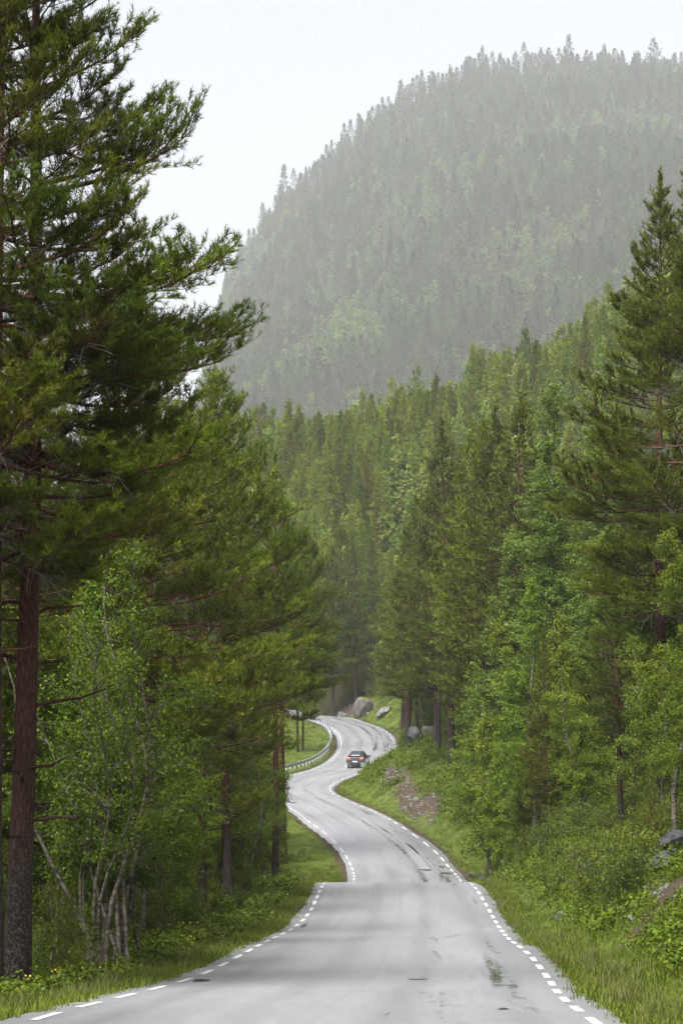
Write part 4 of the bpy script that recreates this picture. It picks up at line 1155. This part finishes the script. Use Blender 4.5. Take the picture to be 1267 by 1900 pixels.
# ------------------------------------------------------------------ grass, herbs and flowers
def tuft(name, nb, h, rad, w, mat, seed, bend=0.5):
    rg = np.random.default_rng(seed)
    a = rg.random(nb) * 6.28; r = rad * np.sqrt(rg.random(nb))
    b = np.stack([r * np.cos(a), r * np.sin(a), np.full(nb, -0.03)], 1)
    az = rg.random(nb) * 6.28; hh = h * rg.uniform(0.5, 1.15, nb)
    d = np.stack([np.cos(az), np.sin(az), 0 * az], 1); wv = np.stack([-np.sin(az), np.cos(az), 0 * az], 1) * w / 2
    l1 = b + d * (hh * bend * 0.25)[:, None] + np.array([0, 0, 1]) * (hh * 0.55)[:, None]
    l2 = b + d * (hh * bend)[:, None] + np.array([0, 0, 1]) * (hh * 0.95)[:, None]
    V = np.stack([b - wv, b + wv, l1 + wv * .8, l1 - wv * .8, l2], 1).reshape(-1, 3)
    i = np.arange(nb)[:, None] * 5
    return new_mesh(name, V, i + [[0, 1, 2, 3]], i + [[3, 2, 4]], mat, np.repeat(rg.random(nb), 5))
def herb(name, n, h, rad, ll, lw, mat, seed):
    rg = np.random.default_rng(seed)
    a = rg.random(n) * 6.28; r = rad * np.sqrt(rg.random(n))
    p = np.stack([r * np.cos(a), r * np.sin(a), h * (0.25 + 0.75 * rg.random(n)) * (1.1 - 0.5 * r / rad)], 1)
    d = np.stack([np.cos(a), np.sin(a), rg.normal(0.1, 0.5, n)], 1); d = unit(d + rg.normal(size=(n, 3)) * 0.4)
    w = unit(np.cross(d, np.array([0, 0, 1]) + rg.normal(size=(n, 3)) * 0.4))
    L = ll * rg.uniform(.6, 1.3, n)[:, None]; W = lw * rg.uniform(.6, 1.3, n)[:, None]
    V = np.stack([p - d * L / 2, p + w * W / 2, p + d * L / 2, p - w * W / 2], 1).reshape(-1, 3)
    i = np.arange(n)[:, None] * 4
    return new_mesh(name, V, i + [[0, 1, 2, 3]], None, mat, np.repeat(rg.random(n), 4))
GT = [[src(tuft('grass_tuft', 22, h, r, w, M[m], s))] for h, r, w, m, s in [(0.12, 0.15, 0.012, 'grass', 1), (0.17, 0.16, 0.011, 'grass', 2), (0.09, 0.17, 0.013, 'grass', 3), (0.30, 0.12, 0.007, 'drygrass', 4)]]
HB = [[src(herb('herb_plant', 34, h, r, l_, w, M['shrub'], s))] for h, r, l_, w, s in [(0.30, 0.22, 0.085, 0.05, 1), (0.42, 0.25, 0.07, 0.035, 2), (0.22, 0.2, 0.11, 0.07, 3)]]
FL = [[src(herb('flower_head', 12, h, r, 0.035, 0.035, M['flower'], s))] for h, r, s in [(0.36, 0.16, 5), (0.42, 0.2, 6)]]

def verge_points(n, s0, s1, a0, a1, side, dref=34.0, power=1.5):
    """random points beside the asphalt, denser towards the viewer"""
    s = s0 + (s1 - s0) * rng.random(n * 3)
    y = np.interp(s, ST, RP[:, 1])
    keep = rng.random(n * 3) < np.clip((dref / np.maximum(y, 5)) ** power, 0.02, 1)
    s = s[keep][:n]
    a = a0 + (a1 - a0) * rng.random(len(s))
    c = road_at(s, 0 * s)
    nn = np.stack([np.interp(s, ST, RN[:, q]) for q in range(2)], -1)
    xy = c[:, :2] + nn * (side * (EDGE + a))[:, None]
    e, zb, st = road_query(xy[:, 0], xy[:, 1])
    u = CX + F * xy[:, 0] / np.maximum(xy[:, 1], 5)
    ok = (np.abs(e) > EDGE - 0.04) & (u > -120) & (u < 1390)
    return xy[ok], np.abs(e[ok]) - EDGE
def in_scree(xy):
    q = np.zeros(len(xy), bool)
    for sx, sy, rx, ry in SCREE:
        q |= ((xy[:, 0] - sx) / rx) ** 2 + ((xy[:, 1] - sy) / ry) ** 2 < 0.15 + 0.5 * rng.random(len(xy))
    return q
def stuff(name, label, xy, protos, w, s0, s1):
    xy = xy[~in_scree(xy)]
    n = len(xy)
    z = terrain(xy[:, 0], xy[:, 1])
    far_ = np.clip((xy[:, 1] / 45.0) ** 0.35, 0.9, 1.7)
    gn_stuff(name, label, np.c_[xy, z], rng.random(n) * 6.28, rng.uniform(s0, s1, n) * far_ * (1 + 0.45 * vnoise(xy[:, 0] / 1.1, xy[:, 1] / 2.0, 91)), rng.choice(len(protos), n, p=w), protos)
g = [verge_points(19000, 26, 160, 0.3, 5.5, -1)[0], verge_points(24000, 26, 160, 0.4, 6.5, 1)[0],
     verge_points(9000, 125, 330, 0.3, 11, -1, 120, 1)[0], verge_points(9000, 125, 330, 0.2, 6, 1, 120, 1)[0],
     verge_points(3500, 26, 130, 0.2, 0.9, -1)[0], verge_points(3500, 26, 130, 0.25, 1.0, 1)[0]]
g += [verge_points(900, 26, 130, -0.04, 0.3, -1)[0], verge_points(900, 26, 130, -0.03, 0.35, 1)[0]]
g = np.concatenate(g)
stuff('grass', 'short green grass growing along both sides of the road', g, GT, [0.37, 0.13, 0.46, 0.04], 0.5, 1.15)
e, zb, st = road_query(g[:, 0], g[:, 1])
h1 = np.concatenate([verge_points(7500, 26, 140, 1.4, 9, 1)[0], verge_points(2600, 120, 230, 2.0, 9, 1, 130, 1)[0], verge_points(4200, 26, 130, 0.9, 5.5, -1)[0]])
stuff('undergrowth', 'leafy green herbs covering the banks', h1, HB, [0.4, 0.35, 0.25], 0.7, 1.3)
f1 = verge_points(150, 28, 90, 0.7, 2.4, -1)[0]
f1 = f1[vnoise(f1[:, 0] / 1.5, f1[:, 1] / 2.5, 77) > -0.1]
stuff('wildflowers', 'small yellow wildflowers in the left verge', f1, FL, [0.5, 0.5], 0.7, 1.1)
# moss and bilberry carpet on the forest floor
fx = np.concatenate([verge_points(5000, 26, 150, 4.5, 16, -1)[0], verge_points(5000, 40, 230, 6, 18, 1, 60, 1.2)[0]])
stuff('forest_undergrowth', 'dark bilberry undergrowth on the forest floor', fx, HB, [0.4, 0.3, 0.3], 0.7, 1.4)

# ------------------------------------------------------------------ rocks
def rock_mesh(name, seed, size, mat, cuts=9, flat=0.0):
    import bmesh
    rg = np.random.default_rng(seed)
    bm = bmesh.new(); bmesh.ops.create_icosphere(bm, subdivisions=4, radius=1.0)
    V = np.array([v.co[:] for v in bm.verts])
    for k in range(cuts):
        n_ = unit(rg.normal(size=3)); d_ = rg.uniform(0.42, 0.78)
        t = V @ n_
        V = V - np.where(t > d_, (t - d_) * 0.92, 0)[:, None] * n_
    V *= (1 + 0.06 * vnoise(V[:, 0] * 2.3 + 5, V[:, 1] * 2.3 + V[:, 2] * 2, seed) + 0.025 * vnoise(V[:, 0] * 7 + V[:, 2] * 4, V[:, 1] * 7, seed + 1))[:, None]
    V *= np.array(size) / 2
    for v, c in zip(bm.verts, V): v.co = c
    me = bpy.data.meshes.new(name); bm.to_mesh(me); bm.free()
    me.materials.append(mat)
    return me
def rock(px, d, py, size, mat, seed, label, rot=(0, 0, 0), cuts=9, name='boulder', sink=0.42):
    x = (px - CX) / F * d
    z = tz(x, d) + size[2] * (0.5 - sink)
    return tag(link(name, rock_mesh(name, seed, size, M[mat], cuts), None, (x, d, z), rot), label, 'rock', 'rocks along the road')
rock(772, 194, 1432, (1.9, 1.6, 1.9), 'rock_dark', 3, 'large dark grey boulder leaning out of the scree bank', (0.2, 0.5, 0.3), 11, sink=0.12)
rock(800, 197, 1415, (2.4, 1.8, 1.5), 'rock', 4, 'pale rock behind the large dark boulder', (0.1, 0.2, 0.9), sink=0.2)
rock(675, 291, 1305, (2.7, 2.4, 3.0), 'rock_moss', 5, 'big rounded mossy boulder at the head of the bend', (0, 0, 0.4), 5, sink=0.2)
rock(713, 280, 1316, (2.4, 2.0, 1.5), 'rock', 6, 'low pale rock slab right of the rounded boulder', (0.1, -0.35, 0.2), 10, sink=0.2)
rock(633, 300, 1285, (1.4, 1.3, 1.4), 'rock', 16, 'small pale rock uphill left of the rounded boulder', (0, 0.2, 0.2))
rock(889, 128, 1540, (0.75, 0.6, 0.55), 'rock_dark', 7, 'dark angular stone low on the right bank', (0.2, 0.3, 0.2), 12)
rock(868, 131, 1530, (0.55, 0.5, 0.45), 'rock', 8, 'pale angular stone beside the dark angular stone', (0.1, 0.1, 0.8), 12)
rock(1228, 56, 1600, (1.2, 0.9, 0.4), 'rock_dark', 9, 'long tilted grey rock slab at the right edge', (0.1, -0.45, 0.5), 12, 'rock_slab', 0.15)
rock(1250, 60, 1570, (1.0, 1.0, 0.7), 'rock_dark', 10, 'broken rock outcrop above the tilted slab', (0.2, -0.2, 1.1), 12, 'rock_outcrop', 0.2)
rock(1213, 60, 1545, (1.0, 1.0, 1.1), 'rock_dark', 11, 'dark standing rock by the young pine', (0.1, -0.2, 0.4), 10)
rock(1102, 72, 1560, (1.0, 0.9, 0.8), 'rock_moss', 12, 'mossy rock with a bare pale top on the right bank', (0.1, -0.3, 0.2), 8)
rock(1036, 67, 1630, (0.45, 0.4, 0.4), 'rock', 13, 'small pale stone in the grass of the right bank', (0, 0, 0.2))
rock(1166, 48, 1672, (0.22, 0.2, 0.3), 'rock', 14, 'small upright grey stone on the bare soil', (0, 0, 0.2))
rock(1222, 50, 1648, (0.5, 0.35, 0.2), 'rock', 15, 'flat pale stone on the bare soil near the right edge', (0, -0.3, 0.4))
rock(360, 74, 1682, (0.36, 0.3, 0.26), 'rock_dark', 17, 'grey stone in the grass at the left forest edge', (0, 0, 1))
rock(330, 58, 1738, (0.30, 0.3, 0.24), 'rock', 18, 'small round stone in the left verge near the birches', (0, 0, 2))
# loose scree
RM = [[src(rock_mesh('scree_stone', 200 + k, (0.34, 0.28, 0.2), M['rubble'], 10))] for k in range(4)]
sp_ = []
for sx, sy, rx, ry in SCREE:
    n = int(20 * rx * ry ** 0.8) + 12
    a = rng.random(n) * 6.28; r = np.sqrt(rng.random(n)) * 1.05
    sp_.append(np.stack([sx + r * np.cos(a) * rx, sy + r * np.sin(a) * ry], 1))
sp_ = np.concatenate(sp_); e, zb, st = road_query(sp_[:, 0], sp_[:, 1]); sp_ = sp_[np.abs(e) > EDGE + 0.6]
n = len(sp_)
gn_stuff('scree', 'loose pale stones on the bare soil of the cut bank', np.c_[sp_, terrain(sp_[:, 0], sp_[:, 1])], rng.random(n) * 6.28, rng.uniform(0.3, 1.0, n) ** 1.6 * np.clip(sp_[:, 1] / 140, 0.55, 1.5), rng.integers(0, 4, n), RM)

# ------------------------------------------------------------------ guard rail on the inside of the bend
s0 = float(ST[np.argmin(np.abs(RP[:, 1] - 203) + np.where(ST < 100, 999, 0))])
s1 = ST[-1] - 18
gr = link('guard_rail', None, None, tuple(road_at(np.array([s0]), -3.75)[0]))
tag(gr, 'galvanised steel guard rail curving along the inside of the far bend', 'guard rail')
org = np.array(gr.location)
prof = [(0.0, 0.80), (0.055, 0.765), (0.055, 0.715), (0.012, 0.675), (0.012, 0.655), (0.055, 0.615), (0.055, 0.565), (0.0, 0.53), (-0.012, 0.53), (-0.012, 0.80)]
s = np.arange(s0, s1, 1.0)
rows = []
for pe, pz in prof:
    rows.append(road_at(s, -3.70 + pe, pz - 0.02) - org)
V = np.stack(rows, 1); n, m = V.shape[:2]
i = (np.arange(n - 1)[:, None] * m + np.arange(m)[None]); i2 = (np.arange(n - 1)[:, None] * m + (np.arange(m)[None] + 1) % m)
Q = np.stack([i, i2, i2 + m, i + m], -1).reshape(-1, 4)
link('rail_beam', new_mesh('rail_beam', V.reshape(-1, 3), Q, mat=M['steel']), gr)
def box_vq(cx, cy, cz, sx, sy, sz):
    v = np.array([[x, y, z] for z in (-.5, .5) for y in (-.5, .5) for x in (-.5, .5)]) * [sx, sy, sz] + [cx, cy, cz]
    q = np.array([[0, 2, 3, 1], [4, 5, 7, 6], [0, 1, 5, 4], [2, 6, 7, 3], [0, 4, 6, 2], [1, 3, 7, 5]])
    return v, q
pv, pq = cat_vq([box_vq(0, 0, 0.15, 0.10, 0.012, 1.26), box_vq(0.046, 0, 0.15, 0.008, 0.06, 1.26), box_vq(-0.046, 0, 0.15, 0.008, 0.06, 1.26), box_vq(0.085, 0, 0.665, 0.06, 0.08, 0.16)])
pm = new_mesh('post', pv, pq, mat=M['steel'])
for ss_ in np.arange(s0 + 0.5, s1, 2.0):
    p = road_at(np.array([ss_]), -3.83)[0]; nn = np.array([np.interp(ss_, ST, RN[:, q]) for q in range(2)])
    link('post', pm, gr, tuple(p - org), (0, 0, math.atan2(nn[1], nn[0])))

# ------------------------------------------------------------------ the car
M['carpaint'] = simple_mat('dark_car_paint', (0.022, 0.022, 0.030), 0.28, 0.0, 0.5, coat=0.8)
M['glass'] = simple_mat('tinted_glass', (0.02, 0.022, 0.025), 0.04, 0.0, 0.9)
M['blackplastic'] = simple_mat('black_plastic', (0.012, 0.012, 0.013), 0.5)
M['tyre'] = simple_mat('tyre_rubber', (0.015, 0.015, 0.016), 0.7)
M['rim'] = simple_mat('alloy_rim', (0.30, 0.31, 0.32), 0.35, 0.8)
M['lamp'] = simple_mat('tail_lamp_red', (0.55, 0.02, 0.015), 0.2, emit=(1.0, 0.05, 0.03), estr=2.2)
M['lampdark'] = simple_mat('smoked_lamp_panel', (0.06, 0.008, 0.008), 0.12)
M['plate'] = simple_mat('white_plate', (0.75, 0.75, 0.74), 0.4)
sc_ = float(ST[np.argmin(np.abs(RP[:, 1] - 223.5) + np.where(ST < 150, 999, 0))])
cp = road_at(np.array([sc_]), 0.9)[0]
ct = np.array([np.interp(sc_, ST, RT[:, q]) for q in range(2)])
rise = (np.interp(sc_ + 1.4, ST, RP[:, 2]) - np.interp(sc_ - 1.4, ST, RP[:, 2])) / 2.8
car = link('car', None, None, tuple(cp), (math.atan(rise), 0, math.atan2(ct[1], ct[0]) - math.pi / 2))
car.location.z += 0.012
car.scale = (0.9, 0.9, 0.9)
tag(car, 'dark grey fastback car with lit red tail lamps driving away on the wet road', 'car')
stn = np.array([  # y, top z, belt z, half roof, half belt
    (-2.37, 0.78, 0.70, 0.60, 0.80), (-2.33, 0.95, 0.84, 0.72, 0.87), (-2.24, 1.08, 0.93, 0.75, 0.915), (-2.02, 1.15, 0.98, 0.73, 0.935), (-1.75, 1.29, 1.01, 0.69, 0.94),
    (-1.35, 1.45, 1.03, 0.64, 0.94), (-0.9, 1.565, 1.035, 0.615, 0.94), (-0.3, 1.61, 1.03, 0.61, 0.935), (0.25, 1.57, 1.02, 0.61, 0.93), (0.8, 1.38, 1.0, 0.64, 0.93),
    (1.25, 1.13, 0.97, 0.70, 0.93), (1.8, 1.02, 0.90, 0.70, 0.91), (2.15, 0.88, 0.78, 0.64, 0.87), (2.34, 0.66, 0.60, 0.56, 0.76)])
def car_section(r):
    y, zt, zb_, wr, wb = r
    h = [(0, zt), (wr * 0.6, zt - 0.008), (wr * 0.93, zt - 0.03), (wr, zt - 0.065), (wr * 0.45 + wb * 0.55, (zt - .065) * 0.45 + zb_ * 0.55), (wb, zb_), (wb + 0.006, zb_ - 0.06), (wb - 0.015, 0.58), (wb - 0.01, 0.36), (wb - 0.08, 0.25), (0, 0.22)]
    return [(x, y, z) for x, z in h] + [(-x, y, z) for x, z in h[-2:0:-1]]
Vc = np.array([car_section(r) for r in stn]); n, m = Vc.shape[:2]
Q = np.stack([np.arange(n - 1)[:, None] * m + np.arange(m), np.arange(n - 1)[:, None] * m + (np.arange(m) + 1) % m, np.arange(1, n)[:, None] * m + (np.arange(m) + 1) % m, np.arange(1, n)[:, None] * m + np.arange(m)], -1).reshape(-1, 4)
T0 = [[0, k + 1, k] for k in range(1, m - 1)]; T1 = [[(n - 1) * m, (n - 1) * m + k, (n - 1) * m + k + 1] for k in range(1, m - 1)]
body = link('body', new_mesh('body', Vc.reshape(-1, 3), Q, np.array(T0 + T1), M['carpaint'], smooth=True), car)
bv = body.modifiers.new('soft', 'SUBSURF'); bv.levels = 1; bv.render_levels = 2
def cbox(name, mat, c, sz, parent=car, bevel=0.012, taper=None, rot=None):
    v, q = box_vq(0, 0, 0, *sz)
    if taper is not None:
        v[v[:, 2] > 0, 0] *= taper
    o = link(name, new_mesh(name, v, q, mat=mat), parent, c, rot)
    if bevel:
        b = o.modifiers.new('b', 'BEVEL'); b.width = bevel; b.segments = 2
    return o
def patch(name, rows, mat, th=0.012):
    A = np.array(rows, float); r, c_ = A.shape[:2]
    i = (np.arange(r - 1)[:, None] * c_ + np.arange(c_ - 1)).ravel()
    o = link(name, new_mesh(name, A.reshape(-1, 3), np.stack([i, i + 1, i + c_ + 1, i + c_], 1), mat=mat, smooth=True), car)
    sd = o.modifiers.new('th', 'SOLIDIFY'); sd.thickness = th; sd.offset = 0
    return o
iz = lambda y: float(np.interp(y, stn[:, 0], stn[:, 1])); iw = lambda y: float(np.interp(y, stn[:, 0], stn[:, 3])); ibz = lambda y: float(np.interp(y, stn[:, 0], stn[:, 2])); ibw = lambda y: float(np.interp(y, stn[:, 0], stn[:, 4]))
patch('rear_window', [[(x * iw(y) * 0.88, y, iz(y) + 0.010 - 0.015 * x * x) for x in np.linspace(-1, 1, 7)] for y in np.linspace(-1.86, -0.95, 6)], M['glass'])
patch('glass_roof', [[(x * iw(y) * 0.9, y, iz(y) + 0.008 - 0.015 * x * x) for x in np.linspace(-1, 1, 7)] for y in np.linspace(-0.85, 0.3, 5)], M['glass'])
patch('windscreen', [[(x * iw(y) * 0.92, y, iz(y) + 0.008 - 0.02 * x * x) for x in np.linspace(-1, 1, 7)] for y in np.linspace(0.36, 1.2, 5)], M['glass'])
for sd_ in (-1, 1):
    patch('side_window', [[(sd_ * ((1 - t) * iw(y) + t * ibw(y) + 0.012), y, (1 - t) * (iz(y) - .065) + t * ibz(y)) for t in (0.14, 0.4, 0.65, 0.88)] for y in np.linspace(-1.45, 0.85, 9)], M['glass'])
cbox('spoiler', M['blackplastic'], (0, -1.98, 1.205), (1.30, 0.20, 0.035), bevel=0.015, rot=(0.25, 0, 0))
cbox('lamp_panel', M['lampdark'], (0, -2.318, 0.975), (1.60, 0.06, 0.17), bevel=0.02, rot=(-0.30, 0, 0))
for sd_ in (-1, 1):
    tl = cbox('tail_lamp', M['lampdark'], (sd_ * 0.66, -2.335, 0.985), (0.40, 0.07, 0.20), bevel=0.02, rot=(-0.30, 0, 0))
    for k in range(3):
        cbox('light_bar', M['lamp'], (sd_ * (-0.11 + 0.115 * k), -0.036, 0.0), (0.088, 0.02, 0.165), tl, 0.006)
cbox('rear_bumper', M['blackplastic'], (0, -2.36, 0.40), (1.62, 0.10, 0.26), bevel=0.04, taper=1.05)
cbox('number_plate', M['plate'], (0, -2.405, 0.66), (0.50, 0.015, 0.11), bevel=0.004)
cbox('plate_recess', M['blackplastic'], (0, -2.39, 0.66), (0.72, 0.02, 0.20), bevel=0.01)
cbox('antenna_fin', M['blackplastic'], (0, -0.95, 1.61), (0.045, 0.18, 0.075), bevel=0.015, taper=0.4)
for sd_ in (-1, 1):
    cbox('wing_mirror', M['blackplastic'], (sd_ * 1.03, 0.72, 1.06), (0.22, 0.12, 0.15), bevel=0.035)
def wheel_vq():
    pr = [(0.20, -0.10), (0.27, -0.118), (0.335, -0.115), (0.362, -0.085), (0.366, 0.0), (0.362, 0.085), (0.335, 0.115), (0.27, 0.118), (0.20, 0.10)]
    k = 28; a = np.arange(k) * 6.2832 / k
    V = np.array([[(x, r * math.cos(t), r * math.sin(t)) for r, x in pr] for t in a]); m_ = len(pr)
    i = (np.arange(k)[:, None] * m_ + np.arange(m_ - 1)); j = ((np.arange(k)[:, None] + 1) % k * m_ + np.arange(m_ - 1))
    return V.reshape(-1, 3), np.stack([i, j, j + 1, i + 1], -1).reshape(-1, 4)
wv_, wq_ = wheel_vq(); tm = new_mesh('tyre', wv_, wq_, mat=M['tyre'], smooth=True)
rl = [box_vq(0.06, 0, 0, 0.05, 0.10, 0.10)]
for k in range(5):
    v, q = box_vq(0.07, 0, 0.12, 0.03, 0.055, 0.22); a = k * 1.2566
    v2 = v.copy(); v2[:, 1] = v[:, 1] * math.cos(a) - v[:, 2] * math.sin(a); v2[:, 2] = v[:, 1] * math.sin(a) + v[:, 2] * math.cos(a)
    rl.append((v2, q))
rv_, rq_ = cat_vq(rl); rm = new_mesh('rim', rv_, rq_, mat=M['rim'])
for sx in (-1, 1):
    for yy in (-1.45, 1.45):
        w = link('wheel', tm, car, (sx * 0.815, yy, 0.362), (0, 0, 0 if sx > 0 else math.pi))
        link('rim', rm, w)

def volume_obj(name, me, density, col, label, aniso=0.0):
    m_, n_, l_ = mat_new(name)
    pv_ = N(n_, 'ShaderNodeVolumePrincipled')
    pv_.inputs['Color'].default_value = (*col, 1); pv_.inputs['Density'].default_value = density
    pv_.inputs['Anisotropy'].default_value = aniso
    o_ = N(n_, 'ShaderNodeOutputMaterial'); l_.new(pv_.outputs[0], o_.inputs['Volume'])
    me.materials.append(m_)
    return tag(link(name, me), label, None, None, 'stuff')
# spray thrown up by the rear wheels
import bmesh
bm = bmesh.new()
cm = car.matrix_basis
for sx, l_, dens in ((-0.82, 0.55, 1), (0.82, 0.75, 1)):
    q = bmesh.ops.create_icosphere(bm, subdivisions=2, radius=1.0)
    mt = cm @ Matrix.Translation((sx, -2.25 - l_ * 0.3, 0.34)) @ Matrix.Diagonal((0.26, l_, 0.30, 1))
    bmesh.ops.transform(bm, matrix=mt, verts=q['verts'])
sm = bpy.data.meshes.new('tyre_spray'); bm.to_mesh(sm); bm.free()
volume_obj('tyre_spray', sm, 0.55, (0.98, 0.98, 0.98), 'pale water spray thrown up behind the car')

# ------------------------------------------------------------------ rain haze between the viewer and the mountain
HAZE = 0.00013
v, q = box_vq(0, 0, 0, 2900, 2, 2)
v[:, 2] = np.where(v[:, 2] > 0, 1110, -10.5)
v[:, 1] = np.where(v[:, 1] > 0, 3320, -75)
volume_obj('haze', new_mesh('haze', v, q), HAZE, (0.97, 0.97, 1.0), 'pale rain haze filling the valley')

# ------------------------------------------------------------------ one label for each of the many trees and bushes
MARKS_L = [('the big red trunked pine', 40), ('the multi-stemmed birch clump', 195), ('the bushy olive pine', 285), ('the pine with upswept tips', 432), ('the conical yellow green pine', 512), ('the two bare trunks', 522)]
MARKS_R = [('the boulder on the scree', 772), ('the tall pointed dark pine', 838), ('the thin reddish stem', 896), ('the front aspen', 955), ('the thin orange trunk', 1012), ('the tallest aspen', 1045), ('the bare orange trunk', 1147), ('the tall layered pine', 1236)]
MARKS_S = [('the conical yellow green pine', 512), ('the guard rail', 590), ('the car', 663), ('the rounded boulder', 690), ('the boulder on the scree', 772), ('the tall pointed dark pine', 838), ('the round topped olive pine', 925), ('the aspens', 1020), ('the tall layered pine', 1200)]
MARKS_B = [('the dark angular stone', 880), ('the thin orange trunk', 1012), ('the small pale stone', 1036), ('the mossy rock', 1102), ('the bare orange trunk', 1147), ('the tilted slab', 1228)]
FILL = {'pines inside the left forest': ('pine', MARKS_L, 'in the left forest', 'behind'), 'birches inside the left forest': ('birch', MARKS_L, 'in the left forest', 'behind'),
        'pines in the right bank forest': ('pine', MARKS_R, 'on the right bank', 'behind'), 'birches in the right bank forest': ('birch', MARKS_R, 'on the right bank', 'behind'),
        'pines on the slope beyond the bend': ('pine', MARKS_S, '', 'above'), 'birches on the slope beyond the bend': ('pale birch', MARKS_S, '', 'above'),
        'young birches along the left forest edge': ('young birch', MARKS_L, 'at the left forest edge', 'near'), 'saplings inside the left forest edge': ('sapling', MARKS_L, 'at the left forest edge', 'near'),
        'low bushes on the right bank': ('low bush', MARKS_B, 'on the right bank', 'near'), 'saplings on the right bank': ('sapling', MARKS_B, 'on the right bank', 'near'),
        'pines inside the bend': ('distant pine', MARKS_L[2:], 'inside the bend', 'far behind'), 'low bushes on the left verge': ('low bush', MARKS_L, 'on the left verge', 'near'),
        'young birches between the trunks over the scree': ('young birch', MARKS_R[:3], 'over the scree', 'near'), 'bushes on the scree bank': ('small bush', MARKS_R[:3], 'on the scree bank', 'near'),
        'saplings at the foot of the big pine': ('leafy sapling', MARKS_L[:2], '', 'near'), 'saplings along the left grass': ('edge sapling', MARKS_L[2:], '', 'near'), 'bushes at the head of the far bend': ('bush', MARKS_S[1:5], 'at the far bend', 'near')}
members = {}
for o in list(scene.objects):
    if o.parent is None and o.get('group') in FILL:
        members.setdefault(o['group'], []).append(o)
for gname, lst in members.items():
    noun, marks, where, rel = FILL[gname]
    sizes = np.array([o.scale[2] for o in lst]); ds = np.array([o.location[1] for o in lst])
    q1, q2 = np.quantile(sizes, [0.33, 0.67])
    rows_ = np.quantile(ds, [0.2, 0.4, 0.6, 0.8])
    names = ['in the nearest rows', 'a little farther back', 'midway back', 'well back', 'in the farthest rows'] if rel != 'above' else ['at slope foot', 'on lower slope', 'at mid slope', 'on upper slope', 'near slope top']
    for o, sz, d in zip(lst, sizes, ds):
        u = CX + F * o.location[0] / d
        nm, mx = min(marks, key=lambda t: abs(t[1] - u))
        side = rel if abs(mx - u) < 14 else ('just right of' if u > mx else 'just left of')
        if abs(mx - u) > 60: side = 'well right of' if u > mx else 'well left of'
        if rel == 'above' and abs(mx - u) >= 14: side = 'above and ' + ('right of' if u > mx else 'left of')
        size = 'small' if sz < q1 else ('large' if sz > q2 else 'medium')
        row = names[int(np.searchsorted(rows_, d))]
        o['label'] = f"{size} {noun} {side} {nm}, {row}"
seen_labels = {}
for lst in members.values():
    for o in lst:
        seen_labels.setdefault(o['label'], []).append(o)
for lab, lst in seen_labels.items():
    if 1 < len(lst) < 8 and len(lab.split()) < 15:
        lst.sort(key=lambda o: o.location[0] / o.location[1])
        ws = {2: ('left', 'right'), 3: ('leftmost', 'middle', 'rightmost')}.get(len(lst), ('leftmost', 'second', 'third', 'fourth', 'fifth', 'sixth', 'seventh')[:len(lst) - 1] + ('rightmost',))
        for o, w in zip(lst, ws):
            o['label'] = lab + ', ' + w + ' one'
